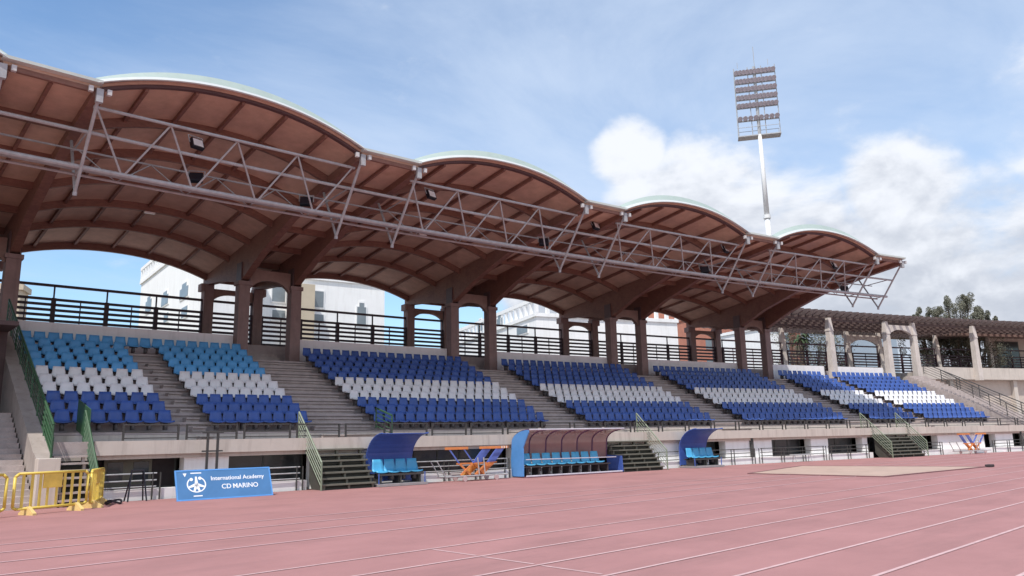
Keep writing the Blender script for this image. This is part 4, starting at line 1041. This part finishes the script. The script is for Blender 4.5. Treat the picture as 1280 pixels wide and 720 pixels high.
# A: white building left, facade seen obliquely rising to the right
a = px(178, 338, 92); b = px(262, 330, 66)
building('white_apartment_block', 'white building with balustraded roof and dark windows seen at left above the fence', a, b, 3.5, 0, a[2] - 1.6, M_WHITE, [('p', 183, 190, 376, 390, 1), ('p', 203, 211, 370, 381, 1), ('p', 226, 236, 360, 372, 1), ('p', 206, 211, 392, 402, 0), ('p', 228, 235, 384, 396, 0)], crenel=1.1)
a = px(318, 360, 70); b = px(481, 352, 74)
rt_, M_, L_ = building('white_rendered_block', 'large plain white block behind the second column pair', a, b, 14, 0, px(430, 352, 72)[2], M_WHITE, [('p', 340, 356, 358, 377, 0), ('p', 340, 356, 388, 400, 0), ('p', 388, 404, 364, 384, 0), ('p', 388, 404, 393, 404, 0), ('p', 446, 457, 384, 406, 1)], crenel=1.3)
tw = [(px(u, 380, 71)) for u in (358, 389)]
e0 = [M_.inverted() @ Vector(q_) for q_ in tw]
q = MB(); q.box(e0[0].x, e0[1].x, -1.4, -.12, 0, px(372, 355, 70)[2], M_); q.build('stair_tower', M_BEIGE, rt_)
a = px(562, 398, 96); b = px(670, 392, 72)
building('arcaded_white_building', 'white building with an arcade of small openings along its roof edge', a, b, 16, 0, px(670, 380, 72)[2] - 1.2, M_WHITE, [('p', 622, 629, 398, 412, 1), ('p', 647, 660, 408, 417, 0), ('p', 598, 604, 404, 414, 1)], crenel=1.2)
a = px(700, 395, 84); b = px(742, 402, 84)
building('white_corner_house', 'small white house with windows between the third column pair', a, b, 10, 0, a[2] + .5, M_WHITE, [(1, 2, 9, 11, 1)], crenel=1.3)
a = px(742, 392, 80); b = px(812, 396, 88)
building('white_terrace_house', 'long white house seen through the arch of the fourth column pair', a, b, 12, 0, px(760, 388, 80)[2] - 1.8, M_WHITE, [(2 + i * 2.0, 2.7 + i * 2.0, 12.6, 13.5, 0) for i in range(4)], crenel=1.3)
a = px(803, 400, 135); b = px(850, 400, 135)
rt_, M_, L_ = building('brick_apartment_tower', 'orange brick apartment block with balconies behind the fifth seat block', a, b, 18, 0, px(815, 390, 135)[2], M_BRICK, [(1, 5, 15.5, 17, 0), (1, 5, 12.5, 14, 0), (1, 5, 9.5, 11, 0)])
q = MB()
for z in (11.2, 14.3, 17.3): q.box(-.5, L_ * .75, -1.2, 0, z, z + .8, M_)
q.build('balcony', M_GREYR, rt_)
a = px(843, 404, 140); b = px(868, 412, 140)
building('stepped_brick_house', 'lower orange brick house stepping down beside the apartment block', a, b, 14, 0, a[2] - 1, M_BRICK, [(1, 2.6, 11, 12.6, 0)])
a = px(872, 392, 110); b = px(951, 392, 118)
building('red_brick_terrace', 'red brick terrace with pale balconies between the last columns', a, b, 14, 0, px(900, 398, 112)[2], M_BRICK, [(1 + i * 3.1, 3 + i * 3.1, 10.5 + j * 3, 12 + j * 3, 0) for i in range(4) for j in range(2)])
a = px(948, 412, 95); b = px(980, 412, 98)
building('slim_white_house', 'narrow white house just right of the last roof column', a, b, 8, 0, a[2], M_WHITE, [])
a = px(985, 412, 130); b = px(1000, 412, 130)
building('small_brick_house', 'small pinkish brick house behind the palm', a, b, 8, 0, a[2] + .5, M_BRICK, [])
a = px(996, 418, 150); b = px(1120, 420, 160)
building('blue_grey_hall', 'long blue grey hall seen between the pergola pillars', a, b, 20, 0, px(1040, 414, 150)[2], M_BLUEG, [(3 + i * 6.5, 7 + i * 6.5, 8, 9.4, 0) for i in range(4)], winmat=M_WHITE)
a = px(-60, 374, 56); b = px(26, 366, 55)
building('cream_house', 'cream house corner at the far left behind the fence', a, b, 1.6, 0, px(20, 362, 55)[2], M_BEIGE, [])

# ------------------------------------------------------------------ trees
def tree(x, y, z0, h, spread, label, seed, mt=M_LEAF, dense=1.0, name='broadleaf_tree'):
    rnd = random.Random(seed); root = empty(name, (x, y, z0), label, 'tree')
    q = MB(); q.tube((x, y, z0), (x, y, z0 + h * .45), .28, 8, .16); tips = []
    for i in range(17):
        a = rnd.uniform(0, 6.28); st_ = Vector((x, y, z0 + h * rnd.uniform(.25, .45))); en = Vector((x + math.cos(a) * spread * rnd.uniform(.3, 1), y + math.sin(a) * spread * rnd.uniform(.3, 1), z0 + h * rnd.uniform(.6, 1.0)))
        q.tube(st_, en, .10, 6, .03); tips.append(en)
        for _ in range(3):
            e2 = en + Vector((rnd.uniform(-1, 1), rnd.uniform(-1, 1), rnd.uniform(-.6, .7))) * spread * .4; q.tube(st_ + (en - st_) * .6, e2, .045, 5, .015); tips.append(e2)
    q.build('trunk', M_BARK, root)
    leafmass('crown', [(t_, rnd.uniform(.2, .55) * spread * .5) for t_ in tips], .085, mt, root, 150 * dense, seed, (.85, .85, 1.3))
    return root
for u, v, D, h, sp, lab, sd2 in ((1158, 384, 98, 3.2, 2.2, 'smaller loose tree at the left of the clump above the pergola', 3), (1188, 376, 100, 4.6, 3.0, 'taller grey green tree rising above the pergola trellis', 4), (1210, 378, 97, 4.4, 2.2, 'thin topped tree at the right of the clump above the pergola', 5)):
    p = ray_at(u, v, D); hh = p.z - 1.5
    tree(p.x, p.y, 0.0, p.z, sp * .8, lab, sd2, dense=2.2)
for u, v, D, hgt, lab, sd2 in ((1185, 440, 96, 0, 'low bushy tree behind the fence right of the pergola arch', 11), (1010, 436, 86, 0, 'dry bushy tree below the palm behind the fence', 12)):
    p = ray_at(u, v, D); tree(p.x, p.y, 0, p.z + 1.2, 4.5, lab, sd2, dense=1.4)
def palm(u, v, D, label, seed):
    p = ray_at(u, v, D); rnd = random.Random(seed); root = empty('palm_tree', (p.x, p.y, 0), label, 'tree')
    q = MB(); q.tube((p.x, p.y, 0), (p.x, p.y, p.z), .28, 8, .2); q.build('trunk', M_BARK, root)
    q = MB()
    for i in range(34):
        a = rnd.uniform(0, 6.28); el = rnd.uniform(-.2, 1.2); prev = Vector((p.x, p.y, p.z)); L = 2.0
        for j in range(6):
            dv = Vector((math.cos(a) * math.cos(el), math.sin(a) * math.cos(el), math.sin(el))); nx2 = prev + dv * L / 6; sd3 = Vector((-dv.y, dv.x, 0)) * (.24 * (1 - j / 7))
            q.add([prev - sd3, prev + sd3, nx2 + sd3 * .8 - Vector((0, 0, .1)), nx2 - sd3 * .8 - Vector((0, 0, .1))], [(0, 1, 2, 3)]); prev = nx2; el -= .33
    q.build('crown', M_PALM, root)
palm(1001, 424, 84, 'dark palm rising above the fence left of the first pergola pillar', 5)
# potted shrub by the left white building
for u, v, D, lab, sd2 in ((208, 393, 58, 'dark shrub against the white building, left one', 21), (232, 375, 56, 'dark shrub high against the white building', 22), (229, 398, 54, 'dark shrub low against the white building behind the fence', 23)):
    pass
